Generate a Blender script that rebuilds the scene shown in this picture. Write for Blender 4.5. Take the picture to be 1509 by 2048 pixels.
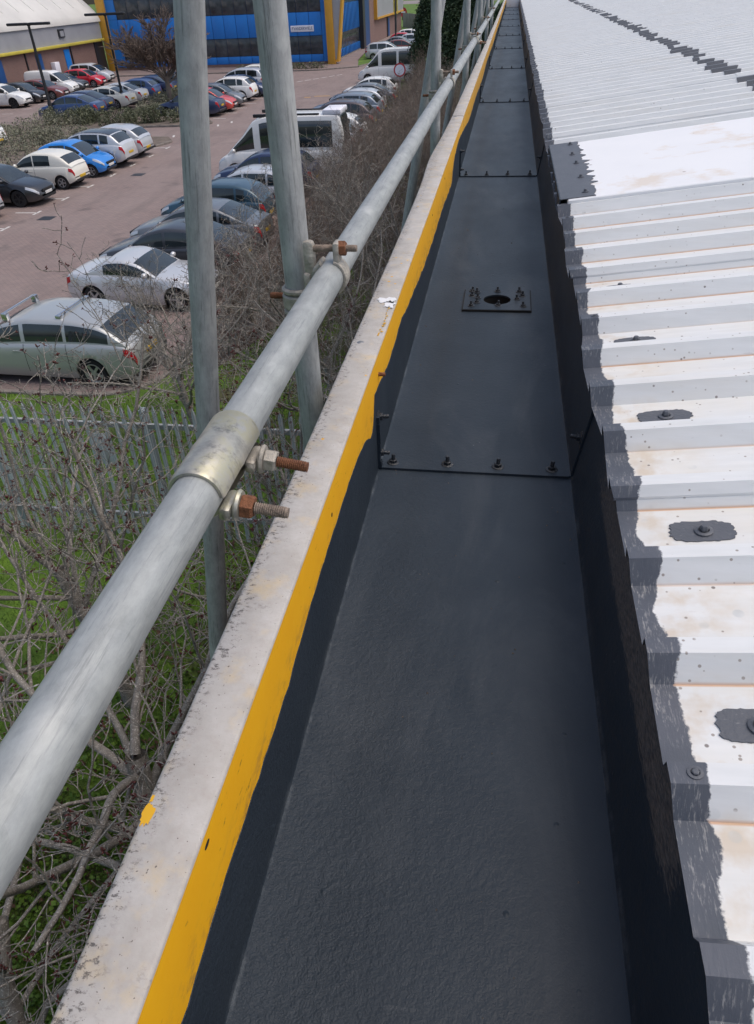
import bpy, bmesh, math, random
import numpy as np
from mathutils import Vector, Matrix, Euler
R = math.radians
random.seed(7)
for o in list(bpy.data.objects): bpy.data.objects.remove(o)
S = bpy.context.scene
COL = S.collection

# ------------------------------------------------------------------ camera
cd = bpy.data.cameras.new("camera"); cam = bpy.data.objects.new("camera", cd); COL.objects.link(cam)
cd.sensor_fit = 'VERTICAL'; cd.sensor_height = 24.0; cd.sensor_width = 18.0
cd.lens = 1447.73 / 2048 * 24.0
cd.clip_start = 0.02; cd.clip_end = 3000
CM = ((0.98775363, 0.05829366, -0.14472254), (0.15107995, -0.58896504, 0.79391122), (-0.03895653, -0.80605337, -0.59055936))
cam.matrix_world = Matrix(((CM[0][0], -CM[0][1], -CM[0][2], 0), (CM[1][0], -CM[1][1], -CM[1][2], 0), (CM[2][0], -CM[2][1], -CM[2][2], 7.0), (0, 0, 0, 1)))
S.camera = cam
# ------------------------------------------------------------------ sky, sun, exposure
SUN_EL, SUN_AZ = 64, 84            # azimuth clockwise from +Y
W = bpy.data.worlds.new("World"); S.world = W; W.use_nodes = True
wn = W.node_tree; wn.nodes.clear()
sky = wn.nodes.new('ShaderNodeTexSky'); sky.sky_type = 'NISHITA'; sky.sun_disc = False
sky.sun_elevation = R(SUN_EL); sky.sun_rotation = R(SUN_AZ); sky.air_density = 1.0; sky.dust_density = 4.5; sky.ozone_density = 1.0
bg = wn.nodes.new('ShaderNodeBackground'); bg.inputs[1].default_value = 0.15
wo = wn.nodes.new('ShaderNodeOutputWorld'); wn.links.new(sky.outputs[0], bg.inputs[0]); wn.links.new(bg.outputs[0], wo.inputs[0])
sd = bpy.data.lights.new("sun", 'SUN'); sd.energy = 0.65; sd.angle = R(50); sd.color = (1.0, 0.96, 0.9)
sun = bpy.data.objects.new("sun", sd); COL.objects.link(sun)
_e, _a = R(SUN_EL), R(SUN_AZ)
sun.rotation_euler = Vector((math.cos(_e) * math.sin(_a), math.cos(_e) * math.cos(_a), math.sin(_e))).to_track_quat('Z', 'Y').to_euler()
sun.location = (30, 30, 60)
S.view_settings.view_transform = 'Standard'; S.view_settings.look = 'None'; S.view_settings.gamma = 1
S.view_settings.use_curve_mapping = False
S.view_settings.exposure = 0.3
S.render.engine = 'CYCLES'; S.cycles.max_bounces = 6; S.cycles.use_denoising = True

# ------------------------------------------------------------------ material helpers
class NT:
    def __init__(s, m): s.t = m.node_tree
    def n(s, typ, ins=None, **pr):
        nd = s.t.nodes.new('ShaderNode' + typ)
        for k, v in pr.items(): setattr(nd, k, v)
        for k, v in (ins or {}).items(): s.put(nd.inputs[k], v)
        return nd
    def put(s, sock, v):
        if isinstance(v, bpy.types.NodeSocket): s.t.links.new(v, sock)
        elif isinstance(v, (tuple, list)) and len(v) == 3 and sock.type == 'RGBA': sock.default_value = (*v, 1)
        else: sock.default_value = v
    def pos(s): return s.n('NewGeometry').outputs['Position']
    def obj(s): return s.n('TexCoord').outputs['Object']
    def rnd(s): return s.n('ObjectInfo').outputs['Random']
    def map(s, v, scale=(1, 1, 1), loc=(0, 0, 0)): return s.n('Mapping', {'Vector': v, 'Scale': scale, 'Location': loc}).outputs[0]
    def noise(s, v, scale, detail=4, rough=.55, dist=0):
        return s.n('TexNoise', {'Vector': v, 'Scale': scale, 'Detail': detail, 'Roughness': rough, 'Distortion': dist}).outputs['Fac']
    def voro(s, v, scale, out='Distance', feature='F1', rand=1):
        return s.n('TexVoronoi', {'Vector': v, 'Scale': scale, 'Randomness': rand}, feature=feature).outputs[out]
    def ramp(s, f, stops, interp='LINEAR'):
        nd = s.n('ValToRGB', {0: f}); cr = nd.color_ramp; cr.interpolation = interp
        while len(cr.elements) < len(stops): cr.elements.new(.5)
        for e, (p, c) in zip(cr.elements, stops):
            e.position = p; e.color = (*c, 1) if isinstance(c, (tuple, list)) else (c, c, c, 1)
        return nd.outputs[0]
    def step(s, f, a, b): return s.n('MapRange', {0: f, 1: a, 2: b, 3: 0.0, 4: 1.0}, clamp=True).outputs[0]
    def mix(s, f, a, b, mode='MIX'):
        nd = s.n('Mix', data_type='RGBA', blend_type=mode)
        s.put(nd.inputs[0], f); s.put(nd.inputs[6], a); s.put(nd.inputs[7], b)
        return nd.outputs[2]
    def m(s, op, a, b=0.0, c=0.0): return s.n('Math', {0: a, 1: b, 2: c}, operation=op).outputs[0]
    def xyz(s, v): return s.n('SeparateXYZ', {0: v}).outputs
    def bump(s, h, strength=.3, dist=.01): return s.n('Bump', {'Height': h, 'Strength': strength, 'Distance': dist}).outputs[0]

MATS = {}
def mat(name, fn=None, base=(.5, .5, .5), rough=.6, metal=0.0, **kw):
    if name in MATS: return MATS[name]
    m = bpy.data.materials.new(name); m.use_nodes = True
    p = m.node_tree.nodes['Principled BSDF']; t = NT(m)
    d = {'Base Color': base, 'Roughness': rough, 'Metallic': metal}; d.update(kw)
    if fn: d.update(fn(t))
    for k, v in d.items(): t.put(p.inputs[k], v)
    MATS[name] = m
    return m

def vary(base, scale=3.0, amt=.25, rough=.6, bump=0.0, bscale=40, coord='obj', metal=0.0, **kw):
    """plain material with grain, blotches and optional bump"""
    def f(t):
        v = t.obj() if coord == 'obj' else t.pos()
        n = t.noise(v, scale, 6, .6)
        c = t.mix(t.step(n, .25, .75), tuple(x * (1 - amt) for x in base), tuple(min(1, x * (1 + amt)) for x in base))
        d = {'Base Color': c, 'Roughness': t.m('ADD', t.m('MULTIPLY', n, .2), rough - .1), 'Metallic': metal}
        if bump: d['Normal'] = t.bump(t.noise(v, bscale, 5, .6), bump, .01)
        d.update(kw)
        return d
    return f

# ------------------------------------------------------------------ mesh helpers
def link(name, me, m=None, parent=None, loc=None, rot=None):
    o = bpy.data.objects.new(name, me); COL.objects.link(o)
    if m is not None and not me.materials:
        for q in (m if isinstance(m, (list, tuple)) else [m]): me.materials.append(q)
    if parent: o.parent = parent
    if loc is not None: o.location = loc
    if rot is not None: o.rotation_euler = rot
    return o
def smooth(me, ang=35):
    for p in me.polygons: p.use_smooth = True
    me.set_sharp_from_angle(angle=R(ang))
    return me
def from_bm(bm, name, sm=None):
    me = bpy.data.meshes.new(name); bmesh.ops.recalc_face_normals(bm, faces=bm.faces)
    bm.to_mesh(me); bm.free()
    if sm: smooth(me, sm)
    return me
def pyd(name, v, f, sm=None):
    me = bpy.data.meshes.new(name); me.from_pydata([tuple(map(float, q)) for q in v], [], [tuple(int(i) for i in q) for q in f]); me.update()
    if sm: smooth(me, sm)
    return me
def tag(o, label=None, cat=None, group=None, kind=None):
    if label: o['label'] = label
    if cat: o['category'] = cat
    if group: o['group'] = group
    if kind: o['kind'] = kind
    return o
def empty(name, loc=(0, 0, 0), rot=(0, 0, 0)):
    o = bpy.data.objects.new(name, None); COL.objects.link(o); o.location = loc; o.rotation_euler = rot; o.empty_display_size = .2
    return o
def copy_tree(o, parent=None):
    c = o.copy(); COL.objects.link(c)
    if parent: c.parent = parent
    for ch in list(o.children): copy_tree(ch, c)
    return c
def box(bm, lo, hi, bev=0.0, M=None):
    vs = [bm.verts.new((x, y, z)) for x in (lo[0], hi[0]) for y in (lo[1], hi[1]) for z in (lo[2], hi[2])]
    fs = [bm.faces.new([vs[i] for i in q]) for q in ((0, 1, 3, 2), (4, 6, 7, 5), (0, 4, 5, 1), (2, 3, 7, 6), (0, 2, 6, 4), (1, 5, 7, 3))]
    if bev:
        es = {e for f in fs for e in f.edges}
        r = bmesh.ops.bevel(bm, geom=list(es), offset=bev, segments=2, affect='EDGES', profile=.5)
        vs = list({v for f in r['faces'] for v in f.verts} | {v for v in vs if v.is_valid})
    if M is not None: bmesh.ops.transform(bm, matrix=M, verts=[v for v in vs if v.is_valid])
    return vs
def boxme(lo, hi, bev=0.0, name='box'):
    bm = bmesh.new(); box(bm, lo, hi, bev); return from_bm(bm, name, 40 if bev else None)
def boxo(name, lo, hi, m, parent=None, bev=0.0):
    """box object whose origin sits at the box's centre bottom"""
    c = ((lo[0] + hi[0]) / 2, (lo[1] + hi[1]) / 2, lo[2])
    return link(name, boxme([a - b for a, b in zip(lo, c)], [a - b for a, b in zip(hi, c)], bev, name), m, parent, c)
def lathe(bm, prof, n=24, M=None, close=False):
    """profile of (r,z) revolved about Z"""
    rings = []
    for r, z in prof:
        rings.append([bm.verts.new((r * math.cos(2 * math.pi * k / n), r * math.sin(2 * math.pi * k / n), z)) for k in range(n)] if r > 1e-6 else [bm.verts.new((0, 0, z))])
    pairs = list(zip(rings, rings[1:])) + ([(rings[-1], rings[0])] if close else [])
    for a, b in pairs:
        for k in range(n):
            k2 = (k + 1) % n
            if len(a) == 1 and len(b) == 1: continue
            if len(a) == 1: bm.faces.new((a[0], b[k], b[k2]))
            elif len(b) == 1: bm.faces.new((a[k], b[0], a[k2]))
            else: bm.faces.new((a[k], b[k], b[k2], a[k2]))
    if M is not None: bmesh.ops.transform(bm, matrix=M, verts=[v for r in rings for v in r])
    return rings
def lathe_me(prof, n=24, name='lathe', sm=40, M=None, close=False):
    bm = bmesh.new(); lathe(bm, prof, n, M, close); return from_bm(bm, name, sm)
def prism(bm, pts, z0, z1):
    a = [bm.verts.new((x, y, z0)) for x, y in pts]; b = [bm.verts.new((x, y, z1)) for x, y in pts]
    bm.faces.new(a[::-1]); bm.faces.new(b)
    for i in range(len(pts)):
        j = (i + 1) % len(pts); bm.faces.new((a[i], a[j], b[j], b[i]))
def prism_me(pts, z0, z1, name='prism'):
    bm = bmesh.new(); prism(bm, pts, z0, z1); return from_bm(bm, name)
def sheet(name, pts, z, m, kind='structure', parent=None):
    me = pyd(name, [(x, y, z) for x, y in pts], [list(range(len(pts)))])
    return tag(link(name, me, m, parent), kind=kind)
def axis_mat(a, b):
    a, b = Vector(a), Vector(b); q = (b - a).to_track_quat('Z', 'Y')
    return Matrix.Translation(a) @ q.to_matrix().to_4x4()
def tube_me(r, L, n=32, wall=.004, name='tube'):
    """open-ended hollow tube along +Z"""
    return lathe_me([(r, 0), (r, L), (r - wall, L), (r - wall, 0)], n, name, 50, close=True)
def tube_obj(name, a, b, r, m, parent=None, n=32):
    o = link(name, tube_me(r, (Vector(b) - Vector(a)).length, n), m, parent); o.matrix_world = axis_mat(a, b)
    return o
def hexnut(bm, r, h, M=None):
    vs0 = len(bm.verts)
    pr = [(.55 * r, 0), (r, 0), (r, h * .85), (r * .86, h), (.5 * r, h)]
    lathe(bm, pr, 6, M)
def pchip(xs, ys):
    xs = np.array(xs, float); ys = np.array(ys, float); h = np.diff(xs); d = np.diff(ys) / h
    m = np.zeros(len(xs)); m[0] = d[0]; m[-1] = d[-1]
    for i in range(1, len(xs) - 1):
        if d[i - 1] * d[i] > 0:
            w1, w2 = 2 * h[i] + h[i - 1], h[i] + 2 * h[i - 1]; m[i] = (w1 + w2) / (w1 / d[i - 1] + w2 / d[i])
    def f(x):
        x = min(max(x, xs[0]), xs[-1]); i = min(max(int(np.searchsorted(xs, x)) - 1, 0), len(h) - 1)
        t = (x - xs[i]) / h[i]
        return float((2*t**3-3*t*t+1)*ys[i] + (t**3-2*t*t+t)*h[i]*m[i] + (-2*t**3+3*t*t)*ys[i+1] + (t**3-t*t)*h[i]*m[i+1])
    return f
def rough_blob(rx, ry, seed, n=22, jag=.22, square=.5):
    """irregular brushed-paint outline, roughly a rounded rectangle"""
    rg = random.Random(seed); pts = []
    for k in range(n):
        a = 2 * math.pi * k / n; c, s = math.cos(a), math.sin(a)
        q = (abs(c) ** (2 / (1 - square + .2) if 0 else 4) + abs(s) ** 4) ** -.25
        q = q * square + (1 - square)
        q *= 1 + rg.uniform(-jag, jag)
        pts.append((rx * c * q, ry * s * q))
    return pts

# ------------------------------------------------------------------ materials
def f_coat(t):
    v = t.pos(); x, y, z = t.xyz(v)
    n = t.noise(v, 6, 5); fine = t.noise(v, 420, 3, .6); mid = t.m('ADD', t.m('MULTIPLY', t.noise(v, 95, 3, .55), 1.3), t.m('MULTIPLY', t.noise(v, 210, 3, .6), .6))
    c = t.mix(t.step(n, .3, .7), (.018, .0265, .037), (.026, .0355, .047))
    # brushed, thinly covered upper part of the eave wall near the viewer
    mask = t.m('MULTIPLY', t.step(z, 6.262, 6.290), t.m('MULTIPLY', t.step(y, 1.25, .9), t.step(y, .34, .42)))
    mask = t.m('MULTIPLY', mask, t.step(x, .15, .17))
    streak = t.noise(t.map(v, (60, 60, 420)), 1, 4, .7)
    edge = t.step(t.m('ADD', mask, t.m('MULTIPLY', t.m('SUBTRACT', streak, .5), 1.8)), .45, .62)
    c = t.mix(t.m('MULTIPLY', edge, .8), c, t.mix(t.step(t.noise(t.map(v, (200, 90, 500)), 1, 4, .7), .38, .72), (.040, .042, .045), (.21, .18, .155)))
    film = t.m('MULTIPLY', t.step(t.noise(t.map(v, (2.2, .7, 1)), 2.6, 6, .65, .6), .52, .70), t.step(z, 6.19, 6.165))
    c = t.mix(t.m('MULTIPLY', film, .09), c, (.20, .21, .22))
    # chalky scuffs, tiny grit
    sc = t.step(t.voro(v, 30), .035, .015)
    c = t.mix(t.m('MULTIPLY', sc, t.step(t.noise(v, 9), .6, .62)), c, (.3, .3, .3))
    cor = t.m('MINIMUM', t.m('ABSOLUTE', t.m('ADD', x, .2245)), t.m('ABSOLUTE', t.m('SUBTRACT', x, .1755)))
    worn_glint = t.m('MULTIPLY', t.m('MULTIPLY', t.step(cor, .0034, .0012), t.step(z, 6.176, 6.170)), t.step(t.noise(v, 13, 6, .75), .48, .66))  # worn corner beads, their glint painted in as lighter lines
    c = t.mix(t.m('MULTIPLY', worn_glint, .30), c, (.18, .20, .215))
    br_ = t.m('MULTIPLY', t.step(t.noise(t.map(v, (9, 70, 1), (2, 5, 0)), 1, 3, .6), .66, .72), t.step(t.noise(v, 1.4, 2), .55, .62))
    c = t.mix(t.m('MULTIPLY', br_, .05), c, (.22, .225, .23))
    # heavier orange peel on the near left floor
    amp = t.m('ADD', t.m('MULTIPLY', t.step(y, 1.35, .2), t.step(x, .10, -.16)), .16)
    h = t.m('MULTIPLY', t.m('ADD', mid, t.m('MULTIPLY', fine, .5)), amp)
    grit = t.m('MULTIPLY', t.step(t.voro(v, 26), .10, .02), .8)
    return {'Base Color': c, 'Roughness': t.m('ADD', .34, t.m('MULTIPLY', t.noise(t.map(v, (3, 1, 3)), 2.2, 5, .6), .26)), 'Normal': t.bump(t.m('ADD', h, t.m('MULTIPLY', grit, t.step(t.noise(v, 14), .55, .6))), .5, .0045), 'Specular IOR Level': .24}
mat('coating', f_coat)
mat('coating_hardware', vary((.02, .024, .03), 30, .3, .4, .3, 160))

def f_coping(t):
    v = t.pos(); x, y, z = t.xyz(v)
    n = t.noise(v, 18, 6, .65); n2 = t.noise(v, 90, 5, .7)
    c = t.mix(t.step(n, .3, .72), (.35, .325, .295), (.48, .46, .435))
    c = t.mix(t.m('MULTIPLY', t.step(t.noise(t.map(v, (1, 1, 1), (4, 2, 1)), 26, 5, .6), .52, .72), .55), c, (.56, .42, .22))
    c = t.mix(t.m('MULTIPLY', t.step(n2, .5, .68), .35), c, (.36, .31, .28))
    ed = t.step(x, -.262, -.287)
    bl = t.m('MULTIPLY', t.step(t.noise(t.map(v, (1, 1.6, 1)), 120, 5, .75), .52, .61), t.step(t.m('ADD', t.noise(v, 14, 3), t.m('MULTIPLY', ed, .40)), .60, .74))
    c = t.mix(t.m('MULTIPLY', bl, .85), c, (.07, .06, .055))
    li = t.m('MULTIPLY', t.step(t.voro(v, 38), .16, .12), t.step(t.noise(v, 11, 2), .60, .63))
    c = t.mix(li, c, (.66, .36, .03))
    c = t.mix(t.step(t.noise(v, 300, 2), .7, .74), c, (.13, .11, .1))
    return {'Base Color': c, 'Roughness': .75, 'Normal': t.bump(n2, .25, .003)}
mat('coping_paint', f_coping)
def f_yellow(t):
    v = t.pos(); x, y, z = t.xyz(v)
    n = t.noise(v, 14, 4)
    c = t.mix(n, (.74, .35, .003), (.82, .43, .006))
    scr = t.step(t.noise(t.map(v, (60, 40, 200)), 1, 5, .7), .655, .70)
    c = t.mix(t.m('MULTIPLY', scr, .8), c, (.07, .045, .02))
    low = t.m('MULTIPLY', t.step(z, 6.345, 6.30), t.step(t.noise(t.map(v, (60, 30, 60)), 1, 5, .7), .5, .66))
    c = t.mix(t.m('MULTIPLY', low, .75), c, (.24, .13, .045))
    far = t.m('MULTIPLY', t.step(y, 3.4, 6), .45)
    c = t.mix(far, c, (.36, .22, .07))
    return {'Base Color': c, 'Roughness': .5, 'Normal': t.bump(t.noise(v, 60, 4), .12, .004)}
mat('yellow_paint', f_yellow)
PITCH, RY0, EAVE_X, EAVE_Z, SL = .1645, .290, .19, 6.376, math.tan(R(7))
def f_roof(t):
    v = t.pos(); x, y, z = t.xyz(v)
    ph = t.m('FRACT', t.m('DIVIDE', t.m('SUBTRACT', y, RY0), PITCH))        # 0 at a crest's far edge
    n = t.noise(v, 5, 5, .6); n2 = t.noise(t.map(v, (1.5, 14, 14)), 4, 5, .6)
    c = t.mix(t.step(n2, .3, .75), (.70, .71, .705), (.61, .625, .62))
    near = t.step(y, 3.0, 1.2)
    val = t.m('MULTIPLY', t.step(ph, .04, .10), t.step(ph, .80, .70))        # in the valley
    du = t.m('MULTIPLY', t.m('MULTIPLY', val, t.step(n, .42, .66)), t.m('MULTIPLY', near, .34))
    c = t.mix(du, c, (.70, .63, .50))
    # rust drip line in the corner where the near flank meets the valley
    ln = t.m('MULTIPLY', t.step(t.m('ABSOLUTE', t.m('SUBTRACT', ph, .740)), .016, .004), t.step(t.noise(t.map(v, (.6, 6, 1)), 1, 2), .36, .52))
    c = t.mix(t.m('MULTIPLY', ln, .75), c, (.54, .25, .08))
    # grime in the near edge of the valley and stains by the painted edge
    st = t.m('MULTIPLY', t.m('MULTIPLY', t.step(x, .36, .25), val), t.step(t.noise(v, 22, 4), .46, .66))
    c = t.mix(t.m('MULTIPLY', st, .5), c, (.50, .36, .2))
    pale = t.m('MULTIPLY', t.step(t.voro(t.map(v, (1, 1, 1)), 34), .26, .2), t.step(t.noise(v, 7, 3), .55, .60))
    c = t.mix(t.m('MULTIPLY', t.m('MULTIPLY', pale, t.step(x, .42, .3)), t.m('MULTIPLY', val, .7)), c, (.42, .46, .47))
    sp = t.m('MULTIPLY', t.step(t.voro(v, 30), .085, .06), t.step(t.noise(v, 13, 2), .50, .54))
    c = t.mix(t.m('MULTIPLY', sp, .8), c, (.10, .075, .065))
    sp2 = t.m('MULTIPLY', t.step(t.voro(v, 60), .13, .10), t.step(t.noise(v, 17, 2), .44, .50))
    c = t.mix(t.m('MULTIPLY', sp2, t.m('ADD', t.m('MULTIPLY', near, .45), .3)), c, (.2, .16, .13))
    c = t.mix(t.m('MULTIPLY', t.step(t.noise(t.map(v, (1.1, 7, 7)), 1.3, 6, .7), .52, .70), .35), c, (.60, .57, .51))
    fl = t.m('MULTIPLY', t.step(t.noise(t.map(v, (3, 18, 18)), 3, 5, .7), .66, .70), .4)
    c = t.mix(fl, c, (.5, .48, .46))
    # dark coating carried up over the eave edge, brushed, with an uneven border
    b = t.m('ADD', t.m('MULTIPLY', t.m('SUBTRACT', t.noise(t.map(v, (0, 1, 0)), 5.5, 2), .5), .055), t.m('MULTIPLY', t.m('SUBTRACT', t.noise(v, 60, 4, .7), .5), .016))
    edge = t.m('ADD', t.m('SUBTRACT', x, EAVE_X + .034 + 0), b)
    band = t.step(edge, .0012, -.0012)
    br = t.noise(t.map(v, (330, 55, 55)), 1, 4, .75)
    bc = t.mix(t.step(t.noise(v, 12, 3), .3, .7), (.058, .070, .090), (.090, .098, .118))
    bc = t.mix(t.m('MULTIPLY', t.step(br, .54, .64), t.m('MULTIPLY', t.step(t.noise(v, 16, 3), .40, .55), t.m('MULTIPLY', t.step(x, .245, .215), .48))), bc, (.42, .41, .39))
    c = t.mix(band, c, bc)
    return {'Base Color': c, 'Roughness': t.m('ADD', .45, t.m('MULTIPLY', n, .2)), 'Normal': t.bump(t.m('MULTIPLY', t.m('ADD', br, t.noise(v, 120, 4)), t.m('MULTIPLY', band, .6)), .35, .002)}
mat('roof_sheet_white', f_roof)
def f_repair(t):
    v = t.pos(); n = t.noise(v, 3.2, 6, .65); c = t.mix(t.noise(v, 4, 4), (.72, .73, .74), (.80, .80, .80))
    c = t.mix(t.m('MULTIPLY', t.step(n, .585, .68), .55), c, (.62, .50, .36))
    sp = t.m('MULTIPLY', t.step(t.voro(v, 14), .10, .07), t.step(t.noise(v, 9, 2), .53, .57))
    return {'Base Color': t.mix(t.m('MULTIPLY', sp, .7), c, (.22, .15, .12)), 'Roughness': .55, 'Normal': t.bump(t.noise(v, 30, 5), .15, .004)}
mat('repair_white', f_repair)
def f_patch(t):
    v = t.pos(); n = t.noise(v, 14, 4); br = t.noise(t.map(v, (60, 200, 200)), 1, 4, .7)
    c = t.mix(n, (.065, .075, .09), (.11, .115, .13))
    c = t.mix(t.m('MULTIPLY', t.step(br, .6, .7), .35), c, (.36, .36, .36))
    return {'Base Color': c, 'Roughness': .5, 'Normal': t.bump(t.noise(v, 180, 3), .3, .003)}
mat('patch_paint', f_patch)
def f_galv(lo, hi, rgh, met, dark=(.14, .15, .16)):
    def f(t):
        v = t.obj(); n = t.noise(t.map(v, (46, 46, 17)), 1, 8, .75); k = t.noise(t.map(v, (150, 150, 7)), 1, 6, .8)
        sp = t.voro(v, 60, 'Color'); r = t.xyz(sp)[0]
        c = t.mix(t.step(n, .28, .74), lo, hi)
        c = t.mix(t.m('MULTIPLY', r, .08), c, (.6, .62, .64))
        c = t.mix(t.m('MULTIPLY', t.step(k, .54, .68), .6), c, dark)
        sc = t.step(t.noise(t.map(v, (160, 160, 12)), 1, 3, .7), .68, .73)
        c = t.mix(t.m('MULTIPLY', sc, .5), c, (.09, .09, .095))
        w = t.step(t.noise(v, 9, 4), .58, .74)
        c = t.mix(t.m('MULTIPLY', w, .5), c, (.60, .60, .57))
        return {'Base Color': c, 'Metallic': met, 'Roughness': t.m('ADD', rgh, t.m('MULTIPLY', n, .2)), 'Normal': t.bump(t.m('ADD', n, t.m('MULTIPLY', k, .4)), .12, .004)}
    return f
mat('galvanised_rail', f_galv((.22, .235, .232), (.42, .438, .425), .45, .3))
mat('galvanised_dull', f_galv((.21, .217, .215), (.43, .435, .42), .5, .2, (.035, .037, .038)))
def f_zinc(t):
    v = t.obj(); n = t.noise(v, 22, 6, .65)
    c = t.ramp(n, [(.3, (.22, .215, .20)), (.5, (.42, .405, .35)), (.60, (.42, .40, .29)), (.72, (.40, .40, .42))])
    c = t.mix(t.m('MULTIPLY', t.step(t.noise(t.map(v, (40, 40, 14)), 1, 5, .7), .56, .68), .7), c, (.13, .13, .13))
    return {'Base Color': c, 'Metallic': .55, 'Roughness': t.m('ADD', .25, t.m('MULTIPLY', n, .25)), 'Normal': t.bump(t.noise(v, 70, 5), .2, .004)}
mat('zinc_plated', f_zinc)
mat('cast_grey', vary((.36, .33, .28), 40, .45, .55, .4, 120, metal=.3))
mat('rust', vary((.17, .065, .027), 60, .5, .8, .5, 200))
mat('rust_grey', vary((.24, .19, .15), 60, .45, .7, .5, 200, metal=.3))
mat('steel_screw', vary((.3, .3, .3), 60, .2, .4, metal=.7))
mat('dark_void', base=(.006, .006, .006), rough=.9)
def f_bark(t):
    v = t.pos(); n = t.noise(v, 16, 5, .65)
    c = t.mix(t.step(n, .3, .7), (.15, .135, .118), (.31, .285, .25))
    li = t.step(t.noise(v, 75, 4, .7), .56, .63)
    c = t.mix(t.m('MULTIPLY', li, .85), c, (.58, .56, .51))
    return {'Base Color': c, 'Roughness': .9, 'Normal': t.bump(t.noise(v, 90, 4), .5, .01)}
mat('lichened_bark', f_bark)
mat('twig_brown', vary((.185, .155, .13), 2.5, .4, .9, coord='pos'))
mat('twig_red', vary((.15, .115, .095), 2.5, .3, .9, coord='pos'))
mat('bud_red', vary((.085, .018, .016), 30, .4, .6, coord='pos'))
def f_grass(t):
    v = t.pos(); n = t.noise(v, .9, 5, .6); n2 = t.noise(v, 9, 5, .7)
    c = t.mix(t.step(n, .35, .68), (.045, .095, .009), (.11, .20, .014))
    c = t.mix(t.m('MULTIPLY', t.step(n2, .56, .72), .6), c, (.10, .08, .045))
    x, y, z = t.xyz(v)
    soil = t.m('MULTIPLY', t.step(t.noise(v, .55, 4), .52, .62), t.step(x, -9, -6.5))
    c = t.mix(t.m('MULTIPLY', soil, .75), c, (.075, .055, .04))
    return {'Base Color': c, 'Roughness': .95, 'Normal': t.bump(n2, .8, .05)}
mat('lawn', f_grass)
def f_blade(t):
    v = t.pos(); n = t.noise(v, 1.6, 4); n2 = t.noise(v, 30, 2)
    c = t.mix(t.step(n, .35, .68), (.050, .110, .009), (.115, .205, .016))
    c = t.mix(t.m('MULTIPLY', t.step(n2, .55, .75), .5), c, (.13, .15, .03))
    return {'Base Color': c, 'Roughness': .7}
mat('grass_blade', f_blade)
mat('dead_leaf', vary((.10, .055, .035), 3, .6, .9, coord='pos'))
def f_paving(t):
    v = t.pos()
    b = t.n('TexBrick', {'Vector': v, 'Color1': (.255, .185, .165), 'Color2': (.20, .150, .138), 'Mortar': (.115, .092, .085), 'Scale': 1.0, 'Mortar Size': .009, 'Mortar Smooth': .3, 'Brick Width': .2, 'Row Height': .1})
    n = t.noise(v, .35, 5, .6); n2 = t.noise(t.map(v, (1.2, .25, 1)), 1, 4, .6)
    c = t.mix(t.step(n, .35, .68), b.outputs[0], t.mix(.5, b.outputs[0], (.27, .215, .195)))
    c = t.mix(t.m('MULTIPLY', t.step(n2, .5, .7), .35), c, (.10, .08, .072))
    oil = t.step(t.noise(t.map(v, (.5, .5, 1), (3, 1, 0)), 1, 3), .64, .72)
    c = t.mix(t.m('MULTIPLY', oil, .5), c, (.05, .045, .045))
    return {'Base Color': c, 'Roughness': .8, 'Normal': t.bump(b.outputs[1], -.3, .01)}
mat('block_paving', f_paving)
mat('footway_paving', vary((.20, .15, .135), .6, .2, .85, coord='pos'))
mat('kerb_concrete', vary((.20, .175, .155), 4, .3, .85, .3, 60, 'pos'))
mat('road_white', vary((.56, .54, .51), 6, .3, .7, coord='pos'))
mat('road_yellow', vary((.58, .33, .04), 6, .25, .7, coord='pos'))
mat('mulch', vary((.13, .105, .085), 2, .45, .95, .8, 25, 'pos'))
mat('far_road', vary((.22, .19, .18), .2, .15, .9, coord='pos'))
def f_brickwall(t):
    v = t.pos(); x, y, z = t.xyz(v)
    uv = t.n('CombineXYZ', {0: t.m('ADD', x, y), 1: z}).outputs[0]
    b = t.n('TexBrick', {'Vector': uv, 'Color1': (.23, .115, .095), 'Color2': (.18, .09, .075), 'Mortar': (.22, .18, .165), 'Scale': 1, 'Mortar Size': .012, 'Brick Width': .225, 'Row Height': .075})
    return {'Base Color': t.mix(t.m('MULTIPLY', t.noise(v, .8, 4), .35), b.outputs[0], (.10, .055, .045)), 'Roughness': .85, 'Normal': t.bump(b.outputs[1], -.3, .01)}
mat('brickwork', f_brickwall)
mat('blue_cladding', vary((.012, .175, .56), .5, .12, .42, coord='pos'))
mat('blue_dark', vary((.014, .07, .22), .5, .12, .45, coord='pos'))
mat('blue_joint', base=(.006, .05, .17), rough=.5)
mat('column_yellow', vary((.58, .30, .035), 1, .12, .45, coord='pos'))
mat('gutter_yellow', vary((.50, .42, .06), 1, .15, .5, coord='pos'))
mat('fascia_grey', vary((.30, .31, .335), .6, .12, .5, coord='pos'))
mat('wing_roof_white', vary((.56, .55, .52), .35, .12, .6, coord='pos'))
mat('window_dark', vary((.045, .052, .060), 1.5, .6, .10, coord='pos'))
mat('sign_white', vary((.74, .74, .80), 2, .05, .5))
mat('lettering', base=(.06, .06, .12), rough=.6)
mat('post_black', vary((.012, .012, .014), 3, .3, .5))
mat('plate_white', vary((.70, .72, .72), 5, .15, .6))
mat('sign_red', base=(.42, .02, .03), rough=.5)
mat('fence_wood', vary((.34, .30, .27), 1, .3, .9, coord='pos'))
mat('palisade_steel', vary((.47, .515, .54), 2.5, .12, .55, 0, 60, 'pos', metal=.1))
mat('palisade_rail', vary((.33, .345, .345), 6, .2, .55, coord='pos', metal=.2))
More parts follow.
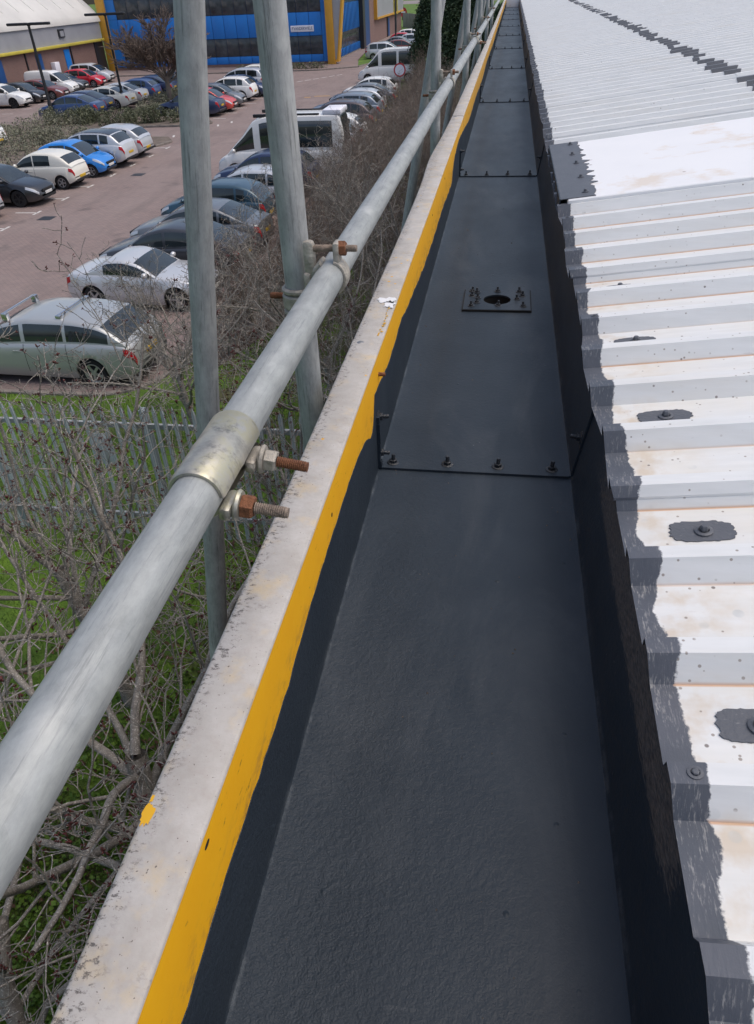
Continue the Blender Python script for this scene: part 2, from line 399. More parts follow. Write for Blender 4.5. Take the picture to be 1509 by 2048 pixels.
def f_leaf(a, b, s=1.3):
    def f(t):
        v = t.pos(); n = t.noise(v, s, 5, .65)
        return {'Base Color': t.mix(t.step(n, .33, .68), a, b), 'Roughness': .65}
    return f
mat('hedge_leaf', f_leaf((.11, .115, .07), (.25, .245, .175)))
mat('hedge_leaf_dark', f_leaf((.06, .075, .035), (.15, .155, .09)))
mat('conifer_leaf', f_leaf((.022, .045, .018), (.055, .095, .036), .9))
# car materials
mat('tyre', vary((.014, .014, .015), 10, .3, .85))
mat('wheel_alloy', base=(.48, .49, .50), rough=.35, metal=.7)
mat('wheel_dark', base=(.02, .02, .022), rough=.45)
mat('car_trim', base=(.013, .013, .015), rough=.55)
mat('car_glass', vary((.022, .030, .033), .8, .6, .05, coord='obj', **{'Specular IOR Level': .8}))
mat('tail_red', base=(.42, .012, .018), rough=.18)
mat('lamp_clear', base=(.60, .62, .64), rough=.12, metal=.25)
mat('number_yellow', base=(.56, .36, .02), rough=.5)
mat('number_white', base=(.62, .62, .60), rough=.5)
mat('chrome', base=(.62, .63, .65), rough=.2, metal=.9)
def paint(name, c, metal=0.0, rough=.32):
    def f(t):
        v = t.obj(); n = t.noise(v, 2.2, 4); x, y, z = t.xyz(v)
        lo = t.m('MULTIPLY', t.step(z, .5, .2), .35)                     # road film along the sills
        cc = t.mix(t.m('MULTIPLY', t.step(n, .5, .8), .12), c, tuple(q * .7 + .03 for q in c))
        return {'Base Color': t.mix(lo, cc, (.12, .105, .095)), 'Roughness': t.m('ADD', rough - .06, t.m('MULTIPLY', n, .12)), 'Metallic': metal, 'Coat Weight': .6, 'Coat Roughness': .08}
    return mat('paint_' + name, f)
paint('white', (.74, .74, .72)); paint('cream', (.72, .70, .62)); paint('silver', (.52, .54, .56), .3); paint('pale_silver', (.60, .61, .62), .35)
paint('sage', (.43, .445, .44), .4); paint('grey', (.17, .18, .19), .4); paint('dark_grey', (.055, .058, .065), .4); paint('black', (.010, .011, .014))
paint('navy', (.018, .032, .085), .2); paint('blue', (.012, .20, .62)); paint('mid_blue', (.03, .065, .18), .2); paint('teal', (.03, .075, .11), .3)
paint('red', (.52, .012, .025)); paint('coral', (.55, .055, .04)); paint('brown_red', (.16, .035, .03), .2); paint('plum', (.085, .065, .07), .4); paint('bluegrey', (.20, .235, .28), .4)

# ================================================================== ground, car park, roads
M_ = MATS
GR = 3.0
sheet('ground', [(-400, -60), (300, -60), (300, 900), (-400, 900)], 0.0, M_['lawn'])
# the block-paved car park, with a rounded corner by the near hedge
pts = [(-70, 13.1), (-8.6, 13.1)]
for k in range(1, 7):
    a = R(-90 + 15 * k); pts.append((-8.6 + 1.3 * math.cos(a), 14.4 + 1.3 * math.sin(a)))
pts += [(-7.25, 60), (-8.4, 64), (-9.2, 72), (-9.4, 84), (-9.8, 100), (-10.5, 130), (-14, 146), (-19.05, 150), (-19.05, 118), (-15.3, 100), (-15.3, 85.4), (-19, 83.2), (-44, 83.2), (-70, 83.2)]
park = sheet('car_park', pts, 0.012, M_['block_paving'])
sheet('footway', [(-43.8, 83.2), (-19, 83.2), (-15.3, 85.4), (-15.3, 92), (-16.5, 92), (-18.7, 117), (-19.3, 117), (-19.3, 88.9), (-43.8, 88.9)], 0.11, M_['footway_paving'])
sheet('lawn_patch', [(-16.4, 92), (-15.35, 85.7), (-13.6, 93), (-13.2, 97), (-15.8, 99.2)], 0.125, M_['lawn'])
sheet('far_lane', [(-120, 318), (40, 318), (40, 372), (-120, 372)], 0.02, M_['far_road'])
sheet('soil_bed', [(-7.2, 15.5), (-6.2, 14.6), (-5.2, 18), (-4.8, 60), (-7.2, 60)], 0.008, M_['mulch'])

# kerbs built stone by stone
kerb = tag(empty('kerb'), kind='structure')
stone = boxme((-.455, -.065, 0), (.455, .065, .125), .012, 'kerb_stone'); stone.materials.append(M_['kerb_concrete'])
def kerb_run(a, b, z=0.0):
    a, b = Vector((*a, z)), Vector((*b, z)); d = b - a; n = max(1, round(d.length / .92))
    for i in range(n):
        p = a + d * ((i + .5) / n)
        o = link('kerb_stone', stone, None, kerb, p, (0, 0, math.atan2(d.y, d.x))); o.scale.x = d.length / n / .92
kerb_run((-24, 13.03), (-8.6, 13.03), -.075)
for k in range(6):
    a0, a1 = R(-90 + 15 * k), R(-75 + 15 * k)
    kerb_run((-8.6 + 1.37 * math.cos(a0), 14.4 + 1.37 * math.sin(a0)), (-8.6 + 1.37 * math.cos(a1), 14.4 + 1.37 * math.sin(a1)), -.075)
kerb_run((-7.18, 14.5), (-7.18, 60))
kerb_run((-42, 83.15), (-19, 83.15)); kerb_run((-19, 83.15), (-15.3, 85.3)); kerb_run((-15.3, 85.5), (-13.5, 93)); kerb_run((-13.5, 93), (-13.1, 97))
# bay markings
bay = tag(empty('bay_markings'), kind='structure')
def mark(pts, m='road_white', z=.018): return link('painted_marking', pyd('painted_marking', [(x, y, z) for x, y in pts], [list(range(len(pts)))]), M_[m], bay)
def dash(x, y, lx, ly, m='road_white', rot=0.0):
    c, s = math.cos(rot), math.sin(rot)
    mark([(x + u * c - v * s, y + u * s + v * c) for u, v in ((-lx/2, -ly/2), (lx/2, -ly/2), (lx/2, ly/2), (-lx/2, ly/2))], m)
for k in range(9):
    y = 23.6 + 2.31 * k
    dash(-18.95, y, .95, .10); dash(-18.47, y + .0, .11, .62)
    if 15 < y: dash(-12.4, y - 7.6, .9, .10)
for k in range(9): dash(-18.4 - .75 * k * .25, 44.2 + 1.15 * k * .9, .12, .65, rot=.3)
for k in range(5): dash(-19.6 + .5 * k, 45.8 + 1.25 * k, .12, .7, rot=.3)
for k in range(5): dash(-19 - .0 * k, 52.5 + 2.4 * k, .9, .12)
for k in range(6): dash(-18.6 + .55 * k, 73.6 + .95 * k, .16, .8, rot=-.5)
dash(-15.25, 62.4, .5, .2, 'road_yellow'); dash(-14.2, 62.9, 1.25, .2, 'road_yellow'); dash(-12.6, 63.6, 1.25, .2, 'road_yellow')
for k in range(5): dash(-31.8, 52 + 2.4 * k, .9, .1); dash(-37.3, 57 + 2.6 * k, .9, .1)
# iron covers in the paving
for x, y in ((-17.6, 27.4), (-17.2, 35.2), (-16.0, 60.5)):
    o = tag(link('drain_cover', boxme((-.28, -.28, 0), (.28, .28, .006), 0, 'drain_cover'), M_['wheel_dark'], None, (x, y, .014)), {27.4: 'dark iron drain cover in the paving in front of the black hatchback', 35.2: 'dark iron drain cover in the paving in front of the bright blue hatchback', 60.5: 'dark iron drain cover in the lane beyond the scaffold poles'}[y], 'drain cover', 'iron drain covers in the car park')

# ================================================================== the warehouse under the roof
wall = boxo('warehouse', (-.272, -4.0, 0), (14, 29.9, 6.10), M_['brickwork'])
tag(wall, 'brick warehouse under the white metal roof and dark gutter', 'warehouse')

# ---- box gutter
gut = tag(empty('box_gutter', (0, 0, 0)), 'dark grey coated box gutter between the yellow parapet edge and the white roof', 'gutter')
JO = [-3.4, -1.5, 1.283, 4.10, 6.86, 9.55, 12.3, 15.1, 17.9, 20.7, 23.5, 26.3, 29.2]
HX0, HX1, HY0, HY1 = -.055, .065, 2.235, 2.355
def prof():
    p = [(-.2285, 6.30), (-.2285, 6.20), (-.2280, 6.172), (-.2255, 6.1630), (-.2200, 6.1605), (-.14, 6.160), (HX0, 6.160), (HX1, 6.160), (.12, 6.160), (.168, 6.1605), (.1735, 6.163), (.177, 6.170), (.1845, 6.22), (.2055, 6.346)]
    return p
rg = random.Random(3)
for a, b in zip(JO, JO[1:]):
    P = prof(); n = max(4, int((b - a) / .2)); ys = [a, a + .012] + [a + (b - a) * i / n for i in range(1, n)] + [b + .03]
    if a < HY0 < b: ys = sorted([y for y in ys if not HY0 - .05 < y < HY1 + .05] + [HY0, HY1])
    V, F = [], []; w = [[rg.gauss(0, .0006) for _ in P] for _ in ys]; m_ = len(P)
    for i, y in enumerate(ys):
        lift = max(0, 1 - (y - a) / .25) * .0045 - (.0 if y <= b else .001)
        for j, (x, z) in enumerate(P):
            wob = w[i][j] if 4 <= j <= 9 and 1 < i < len(ys) - 1 else 0
            nx = (.0025 if j < 3 else (-.0025 if j > 10 else 0)) * max(0, 1 - (y - a) / .25)
            V.append((x + nx, y, z + (lift if 2 < j < 12 else lift * .3) + wob))
    for i in range(len(ys) - 1):
        for j in range(m_ - 1):
            if abs(ys[i] - HY0) < 1e-6 and abs(ys[i + 1] - HY1) < 1e-6 and P[j][0] == HX0: continue
            F.append((i * m_ + j, i * m_ + j + 1, (i + 1) * m_ + j + 1, (i + 1) * m_ + j))
    b0 = len(V)                                               # the cut end of the overlapping sheet
    for j, (x, z) in enumerate(P):
        V.append((x - (.003 if j < 3 else (-.003 if j > 10 else 0)), a, z - (.001 if 2 < j < 12 else 0)))
    for j in range(m_ - 1): F.append((j, b0 + j, b0 + j + 1, j + 1))
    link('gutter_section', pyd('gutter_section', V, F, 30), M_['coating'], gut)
# bolts of the flanged joints
bm = bmesh.new()
lathe(bm, [(.0135, 0), (.0135, .0018), (.012, .0028), (.0045, .0028)], 16); hexnut(bm, .0088, .007, Matrix.Translation((0, 0, .0028))); lathe(bm, [(.0044, .006), (.0044, .021), (.0036, .0225), (0, .0225)], 10)
bolt_me = from_bm(bm, 'bolt', 40); bolt_me.materials.append(M_['coating_hardware'])
for a in JO[2:]:
    for x in (-.194, -.080, .022, .134):
        o = link('bolt', bolt_me, None, gut, (x + rg.uniform(-.004, .004), a + .022 + rg.uniform(-.004, .004), 6.1635), (rg.uniform(-.06, .06), rg.uniform(-.06, .06), rg.uniform(0, 3))); o.scale = (.95,) * 3
    o = link('bolt', bolt_me, None, gut, (.1865, a + .022, 6.245), (0, R(-81), 0))
    o = link('bolt', bolt_me, None, gut, (-.225, a + .014, 6.194), (0, R(90), 0))
    o = link('bolt', bolt_me, None, gut, (-.224, a + .014, 6.279), (0, R(84), 0))
    # folded cover strip and sealant bead on the parapet side of the joint
    bm = bmesh.new(); pz = [6.165, 6.18, 6.20, 6.225, 6.25, 6.27, 6.285]
    for i, z in enumerate(pz[:-1]):
        r0 = .0035 + rg.uniform(-.001, .0015); box(bm, (-.2262, a - .004 + rg.uniform(-.001, .001), z), (-.2262 + r0 + .003, a + .004 + r0, pz[i + 1] + .001))
    link('bead_or_shade_strip', from_bm(bm, 'bead_or_shade_strip'), M_['coating'], gut)
    bm = bmesh.new(); box(bm, (.181, a - .0035, 0), (.188, a + .0035, .2), .0015)
    o = link('bead_or_shade_strip', from_bm(bm, 'bead_or_shade_strip', 40), M_['coating'], gut); o.location = (-.0075, 0, 6.168); o.rotation_euler = (0, R(8.6), 0)
    o.location = (.1725 - .181 * math.cos(R(8.6)), 0, 6.168 + .181 * math.sin(R(8.6)))
# outlet plate with its round hole, the pipe below and the ring of bolts
ox, oy = .0045, 2.294
n = 40; V, F = [], []
rh, sx, sy = .043, .104, .089
for lay, (z, rr) in enumerate(((6.1615, 0), (6.1665, 0))):
    for k in range(n):
        a = 2 * math.pi * k / n; c, s = math.cos(a), math.sin(a); q = 1 / max(abs(c), abs(s))
        V.append((sx * c * q, sy * s * q, z))
    for k in range(n):
        a = 2 * math.pi * k / n; V.append((rh * math.cos(a), rh * math.sin(a), z))
for k in range(n):
    k2 = (k + 1) % n; T = 2 * n
    F += [(T + k, T + k2, T + n + k2, T + n + k), (k, k2, T + k2, T + k), (n + k, T + n + k, T + n + k2, n + k2)]
plate = link('outlet_plate', pyd('outlet_plate', V, F), M_['coating'], gut, (ox, oy, 0))
bm = bmesh.new()
for q0, q1 in (((-sx - .003, -sy - .003), (sx + .003, -sy)), ((-sx - .003, sy), (sx + .003, sy + .003)), ((-sx - .003, -sy), (-sx, sy)), ((sx, -sy), (sx + .003, sy))): box(bm, (*q0, 6.158), (*q1, 6.1655))
link('bead_or_shade_strip', from_bm(bm, 'bead_or_shade_strip'), M_['dark_void'], plate)  # dark frame standing in for the shadowed gap around the plate
pipe = link('outlet_pipe', lathe_me([(rh + .002, 6.161), (rh + .002, 5.9), (0, 5.9)], 32), M_['dark_void'], gut, (ox, oy, 0))
for dx, dy in ((-.085, .072), (-.068, .060), (-.084, .030), (-.064, .010), (-.083, -.060), (-.066, -.030), (.001, .072), (.004, -.052), (.074, .072), (.084, .036), (.066, .004), (.086, -.058)):
    link('bolt', bolt_me, None, plate, (dx * .95, dy, 6.1665), (rg.uniform(-.1, .1), rg.uniform(-.1, .1), rg.uniform(0, 3))).scale = (.82, .82, .72)
# coating brushed up the inside of the yellow flashing: its uneven upper edge
WE = [(-3.4, -.70), (.2, -.703), (.33, -.696), (.53, -.700), (.76, -.683), (1.0, -.680), (1.17, -.70), (1.215, -.722), (1.245, -.718), (1.262, -.69), (1.275, -.662), (1.33, -.664), (1.42, -.680), (1.57, -.684), (1.67, -.674), (1.85, -.690), (2.0, -.702), (2.28, -.722), (2.64, -.730), (2.97, -.728), (3.3, -.742), (3.52, -.748), (3.60, -.70), (3.75, -.665), (4.0, -.650), (4.5, -.675), (5.2, -.71), (6, -.70), (7.3, -.722), (8.7, -.690), (11, -.71), (14, -.70), (18, -.715), (30, -.71)]
fe = pchip([q[0] for q in WE], [q[1] for q in WE])
ys = [-3.4 + .3 * i for i in range(11)] + [0 + .022 * i for i in range(1, 200)] + [4.4 + .1 * i for i in range(1, 248)]
V, F = [], []
for y in ys:
    zt = 7 + fe(y) + rg.gauss(0, .0013) + .0015 * math.sin(y * 41) * (1 if y > 1.2 else .35)
    V += [(-.2258, y, 6.172), (-.2258, y, zt - .001), (-.2266, y, zt), (-.2285, y, zt)]
for i in range(len(ys) - 1):
    for j in range(3): F.append((i * 4 + j, i * 4 + j + 1, i * 4 + j + 5, i * 4 + j + 4))
link('coating_strip', pyd('coating_strip', V, F), M_['coating'], gut)
link('end_plate', boxme((-.228, 29.2, 6.16), (.3, 29.24, 6.42), 0), M_['repair_white'], gut)

rs_ = np.random.RandomState(2); V, F = [], []
for k in range(150):
    y = rs_.uniform(.1, 1) ** 1.5 * 6; x = rs_.uniform(-.21, .165); q = rs_.uniform(.0006, .0019) * (1 if k % 9 else 1.7); b = len(V)
    for dx, dy, dz in ((1, 0, 0), (-.5, .9, 0), (-.6, -.8, 0), (.1, .1, 1.1)): V.append((x + dx * q * rs_.uniform(.7, 1.6), y + dy * q * rs_.uniform(.7, 1.6), 6.1602 + dz * q))
    F += [(b, b + 1, b + 3), (b + 1, b + 2, b + 3), (b + 2, b, b + 3)]
tag(link('grit', pyd('grit', V, F), M_['mulch'], gut), kind='stuff')
# ---- parapet coping
cop = tag(empty('parapet_coping'), 'weathered white parapet coping with a yellow painted inner face beside the gutter', 'coping')
fx = pchip([-4, 2.3, 2.8, 3.3, 3.9, 4.6, 6, 9, 13, 30], [0, 0, -.004, -.017, -.006, 0, .001, .008, .014, .012])
CJ = [-3.4, -1.6, 1.405, 4.42, 7.4, 10.4, 13.4, 16.4, 19.4, 22.4, 25.4, 29.3]
CP = [(-.289, 6.30), (-.291, 6.386), (-.2905, 6.3945), (-.288, 6.3985), (-.284, 6.400), (-.256, 6.4005), (-.2305, 6.3995), (-.2285, 6.3985), (-.2274, 6.3965), (-.2271, 6.3945), (-.2271, 6.25)]
for i, (a, b) in enumerate(zip(CJ, CJ[1:])):
    ys = [a] + [a + (b - a) * k / 16 for k in range(1, 16)] + [b - .002]
    lift = .0016 * (i % 2); V, F, MI = [], [], []; m_ = len(CP)
    for y in ys:
        for x, z in CP: V.append((x + (fx(y) if x < -.25 else lift * .3), y, z + lift + .0007 * math.sin(y * 7 + x * 30)))
    for k in range(len(ys) - 1):
        for j in range(m_ - 1): F.append((k * m_ + j, (k + 1) * m_ + j, (k + 1) * m_ + j + 1, k * m_ + j + 1)); MI.append(1 if j >= m_ - 2 else 0)
    me = pyd('cap_section', V, F, 50)
    for p, q in zip(me.polygons, MI): p.material_index = q
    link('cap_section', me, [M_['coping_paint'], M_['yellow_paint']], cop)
scr = lathe_me([(.0075, 0), (.0075, .001), (.0045, .0028), (0, .003)], 16); scr.materials.append(M_['steel_screw'])
for y in (1.385, 4.40, 7.38): link('screw', scr, None, cop, (-.270, y, 6.4012))
def flat_patch(name, parent, loc, rx, ry, m, seed, th=.0006, jag=.2, sq=.5, n=22, rot=0):
    o = link(name, prism_me(rough_blob(rx, ry, seed, n, jag, sq), 0, th), M_[m], parent, loc, (0, 0, rot)); return o
mat('splash_white', base=(.74, .74, .74), rough=.5); mat('splash_yellow', base=(.66, .36, .01), rough=.6)
M_ = MATS
flat_patch('paint_splash', cop, (-.251, 1.63, 6.4012), .020, .017, 'splash_white', 5, jag=.35)
flat_patch('paint_splash', cop, (-.240, 1.605, 6.4012), .012, .022, 'splash_white', 8, jag=.35)
flat_patch('paint_splash', cop, (-.2835, .327, 6.4012), .0055, .0105, 'splash_yellow', 12, jag=.25)
flat_patch('paint_splash', cop, (-.2855, .343, 6.4010), .0018, .004, 'splash_yellow', 13, jag=.3)
for k in range(15):
    flat_patch('paint_splash', cop, (-.2345 - rg.uniform(0, .006) , 1.425 + .012 * k + rg.uniform(-.004, .004), 6.4012), rg.uniform(.001, .003), rg.uniform(.0015, .005), 'splash_yellow', 20 + k, jag=.4, n=10)
for k in range(6):
    flat_patch('paint_splash', cop, (-.258 + rg.uniform(-.008, .008), 1.29 + rg.uniform(-.02, .02), 6.4012), rg.uniform(.002, .004), rg.uniform(.0015, .003), 'splash_yellow', 50 + k, jag=.5, n=10)
# empty rivet holes and one protruding screw tip in the yellow face
rh_me = lathe_me([(.0035, 0), (.0035, .0006), (0, .0004)], 12); rh_me.materials.append(M_['dark_void'])
o = link('rivet_hole', rh_me, None, cop, (-.2268, .316, 6.384), (0, R(90), 0)); o.scale = (.75, 1.6, 1)
for y, z in ((2.55, 6.36), (4.9, 6.345), (6.3, 6.36), (3.1, 6.36), (.86, 6.35)): link('rivet_hole', rh_me, None, cop, (-.2268, y, z), (0, R(90), 0))
tip = lathe_me([(.0042, 0), (.0042, .014), (.0034, .0155), (0, .0155)], 10); tip.materials.append(M_['rust'])
link('screw_tip', tip, None, cop, (-.228, 1.335, 6.356), (0, R(90), 0))

# ================================================================== profiled metal roof
roof = tag(empty('metal_roof', (0, 0, 0)), 'white profiled metal sheet roof with a dark coated eave edge above the gutter', 'roof')
CH = .032
def rz(x): return EAVE_Z - .024 + (x - EAVE_X) * SL            # valley level
def rib_profile(k0, nr):
    """(y, height) from the far edge of rib k0+nr-1 down to the lap on the near flank of rib k0, far to near"""
    p = []
    for k in range(k0 + nr - 1, k0 - 1, -1):
        f = RY0 + k * PITCH
        p += [(f + .018, 0.0), (f, CH), (f - .024, CH), (f - .042, 0.0)]
    f = RY0 + k0 * PITCH
    p = p[:-1] + [(f - .0245, CH + .0), (f - .0335, CH * .52), (f - .0340, CH * .50 - .003)]
    # stand the lap proud of its neighbour
    q = []
    for i, (y, h) in enumerate(p): q.append((y, h + (.0022 if i >= len(p) - 5 else 0)))
    return q
rg = random.Random(11)
def roof_sheet(k0, xs, nm='roof_sheet', dz=0.0, jit=.006):
    pr = rib_profile(k0, 6)
    f0 = RY0 + (k0 + 6) * PITCH
    pr = [(f0 - .024, CH - .0006), (f0 - .042, 0.0)] + pr
    V, F = [], []; m_ = len(pr); e = [rg.uniform(-jit, jit) for _ in range(6)]
    for i, x in enumerate(xs):
        for j, (y, h) in enumerate(pr):
            xx = x + ((e[min(5, max(0, int((j - 2) / 4)))] - (.0055 if h > CH * .6 else 0)) if i == 0 else 0)
            V.append((xx, y, rz(xx) + h + dz))
    for i in range(len(xs) - 1):
        for j in range(m_ - 1): F.append((i * m_ + j, (i + 1) * m_ + j, (i + 1) * m_ + j + 1, i * m_ + j + 1))
    b = len(V)                                                  # cut thickness at the eave
    for j in range(m_): v = V[j]; V.append((v[0] + .0003, v[1], v[2] - .0016))
    for j in range(m_ - 1): F.append((j, j + 1, b + j + 1, b + j))
    return link(nm, pyd(nm, V, F), M_['roof_sheet_white'], roof)
NEAR_K = -20
for k0 in range(NEAR_K, 176, 6):
    roof_sheet(k0, [EAVE_X, .3, .7, 1.31])
    roof_sheet(k0, [1.245, 3, 7, 13.8], dz=.0024, jit=.012)
# near neighbour side of each rib: the sheets' own flank underneath the lap
# flat repair sheet bridging six ribs, with its coated and screwed eave strip
SY0, SY1 = 2.575, 3.535
def slab(name, x0, x1, y0, y1, h0, h1, m, parent):
    V = [(x, y, rz(x) + h) for x in (x0, x1) for y in (y0, y1) for h in (h0, h1)]
    F = [(0, 1, 3, 2), (4, 6, 7, 5), (0, 4, 5, 1), (2, 3, 7, 6), (0, 2, 6, 4), (1, 5, 7, 3)]
    me = pyd(name, V, F); bm = bmesh.new(); bm.from_mesh(me); bmesh.ops.bevel(bm, geom=bm.edges[:], offset=.003, segments=1, affect='EDGES'); bm.to_mesh(me); bm.free()
    return link(name, me, m, parent)
slab('repair_panel', .215, 6.5, SY0, SY1, .004, CH + .012, M_['repair_white'], roof)
bm = bmesh.new(); prof_e = []
for i in range(46):
    y = SY0 + .012 + (SY1 - SY0 - .01) * i / 45; prof_e.append((.300 + rg.uniform(-.006, .012) + (.016 if rg.random() < .15 else 0), y))
pl = [(.192, SY0 + .012), *prof_e, (.192, SY1 + .012)]
a = [bm.verts.new((x, y, rz(x) + CH + .0125)) for x, y in pl]; b = [bm.verts.new((x, y, rz(x) + CH + .0150)) for x, y in pl]
bm.faces.new(a); bm.faces.new(b[::-1])
for i in range(len(pl)):
    j = (i + 1) % len(pl); bm.faces.new((a[i], b[i], b[j], a[j]))
strip = link('eave_strip', from_bm(bm, 'eave_strip'), M_['patch_paint'], roof)
lip = boxme((.189, SY0 + .012, 6.345), (.1925, SY1 + .012, 6.3985)); link('eave_lip', lip, M_['coating'], roof)
bm = bmesh.new()
lathe(bm, [(.0125, 0), (.0125, .0025), (.010, .0035), (.0075, .0035)], 16); hexnut(bm, .0062, .0062, Matrix.Translation((0, 0, .0035))); lathe(bm, [(.0005, .0085), (.0052, .0088), (.0058, .0098), (.0045, .0115), (0, .012)], 6)
screw_me = from_bm(bm, 'roof_screw', 40); screw_me.materials.append(M_['patch_paint'])
for t in (.07, .3, .55, .73, .95):
    y = SY0 + (SY1 - SY0) * t; x = .272 + rg.uniform(-.006, .006)
    o = link('roof_screw', screw_me, None, strip, (x, y, rz(x) + CH + .015), (0, -R(7), 0)); o.scale = (.9, .9, .9)
# coated screws in the valleys
def ncr(y): return RY0 + round((y - RY0) / PITCH) * PITCH
PS = [(.302, .845, .040, .0225), (.304, 1.178, .042, .022), (.296, 1.518, .040, .020), (.293, .512, .037, .022), (.30, 1.86, .036, .02)]
for i, (x, y, rx, ry) in enumerate(PS):
    vy = RY0 + math.floor((y - RY0) / PITCH) * PITCH + .018 + .050
    p = link('paint_patch', prism_me(rough_blob(rx * 1.05, ry, 100 + i, 64, .065, .82), 0, .0014), M_['patch_paint'], roof, (x, vy, rz(x) + .0004), (0, -R(7), 0))
    o = link('roof_screw', screw_me, None, p, (.002, -.002, .0012))
# coated screw heads on the dark band itself
for x, k, h in ((.212, 1, CH), (.218, 8, CH), (.206, 13, CH)):
    y = RY0 + k * PITCH - .012
    o = link('roof_screw', screw_me, None, roof, (x, y, rz(x) + h + .0005), (0, -R(7), 0)); o.scale = (.6, .6, .25)
# dark brushed patches over the end laps of the sheets, one on most ribs
lapm = []
for q in range(5):
    rq = random.Random(300 + q); V, F = [], []; n = 9
    cs = [(.002, 0), (-.024, 0), (-.0425, -CH + .001), (-.058 + rq.uniform(-.006, .004), -CH + .001)]
    for y, z in cs:
        a_, b_ = -.060 + rq.uniform(-.012, .010), .060 + rq.uniform(-.010, .012)
        for i in range(n): V.append((a_ + (b_ - a_) * i / (n - 1), y + (rq.uniform(-.003, .003) if (y, z) in (cs[0], cs[-1]) else 0), z + .0016))
    for j in range(3):
        for i in range(n - 1): F.append((j * n + i, j * n + i + 1, (j + 1) * n + i + 1, (j + 1) * n + i))
    m0 = len(V); V += [(x, y, z - .0012) for x, y, z in V]; F += [tuple(m0 + i for i in f)[::-1] for f in F]
    me = pyd('paint_patch', V, F); me.materials.append(M_['patch_paint']); lapm.append(me)
rg2 = random.Random(5)
for k in range(17, 150):
    if k < 26 and k not in (19, 22, 23, 25): continue
    if rg2.random() < (.12 if k < 70 else .25): continue
    f = RY0 + k * PITCH; x = 1.25 + rg2.uniform(-.02, .02)
    o = link('paint_patch', rg2.choice(lapm), None, roof, (x, f, rz(x) + CH + .0028), (0, -R(7), 0)); o.scale = (rg2.uniform(.7, 1.15), 1, 1)

# ================================================================== scaffold
TR = .02415
RX, RZ = -.279, 6.600
st_lab = {0: 'galvanised upright scaffold pole nearest the viewer, clamped to the guard rail', 1: 'second galvanised upright scaffold pole along the guard rail',
          2: 'third galvanised upright scaffold pole along the guard rail', 3: 'fourth galvanised upright scaffold pole along the guard rail', 4: 'fifth galvanised upright scaffold pole, far along the guard rail', 5: 'farthest galvanised upright scaffold pole along the guard rail'}
SYS = [1.235, 3.99, 6.76, 9.5, 12.25, 15.0]
for i, y in enumerate(SYS):
    o = tube_obj('scaffold_pole', (-.346, y, .02), (-.346 + (.004 if i else 0), y, 8.6), TR, M_['galvanised_dull']); tag(o, st_lab[i], 'scaffold pole', 'upright scaffold poles along the parapet')
    bp = boxo('base_plate', (-.42, y - .075, .0), (-.27, y + .075, .012), M_['galvanised_dull']); bp.parent = o; bp.matrix_parent_inverse = o.matrix_world.inverted()
rak = [((-.4525, 1.315, 7.3), (-.815, 1.18, 4.4), 'galvanised scaffold brace leaning outward at the left of the nearest upright'),
       ((-.235, 4.14, 7.5), (-.80, 4.02, 4.2), 'leaning galvanised brace behind the second upright pole'),
       ((-.25, 6.95, 7.5), (-.80, 6.85, 4.2), 'leaning galvanised brace behind the third upright pole'),
       ((-.26, 9.7, 7.5), (-.80, 9.6, 4.2), 'leaning galvanised brace behind the fourth upright pole'),
       ((-.27, 12.4, 7.5), (-.80, 12.35, 4.2), 'leaning galvanised brace behind the fifth upright pole')]
for a, b, l in rak:
    d = (Vector(b) - Vector(a)); e = Vector(a) + d * ((a[2] - .03) / -d.z)
    tag(tube_obj('scaffold_brace', e, a, TR, M_['galvanised_dull']), l, 'scaffold brace', 'leaning scaffold braces')
RJ = .6085
def sway(y): return 0.0
tag(tube_obj('guard_rail', (RX + .001, -3.2, RZ - .002), (RX, RJ - .0015, RZ), TR, M_['galvanised_rail'], n=48), 'near galvanised guard rail tube running in from the lower left to the sleeve coupler', 'scaffold tube')
tag(tube_obj('guard_rail', (RX, RJ + .0015, RZ), (RX - .002, 6.9, RZ - .004), TR, M_['galvanised_rail'], n=48), 'middle galvanised guard rail tube between the sleeve coupler and the far poles', 'scaffold tube')
tag(tube_obj('guard_rail', (RX - .001, 6.904, RZ - .004), (RX - .004, 18.0, RZ), TR, M_['galvanised_rail']), 'far galvanised guard rail tube running toward the end of the gutter', 'scaffold tube')
def thread(bm, r, L, M):
    n = int(L / .0022); pr = []
    for i in range(n): pr += [(r, i * .0022), (r * .86, i * .0022 + .0011)]
    pr += [(r * .9, L), (0, L)]
    lathe(bm, pr, 14, M)
RX90 = Matrix.Rotation(R(90), 4, 'Y')
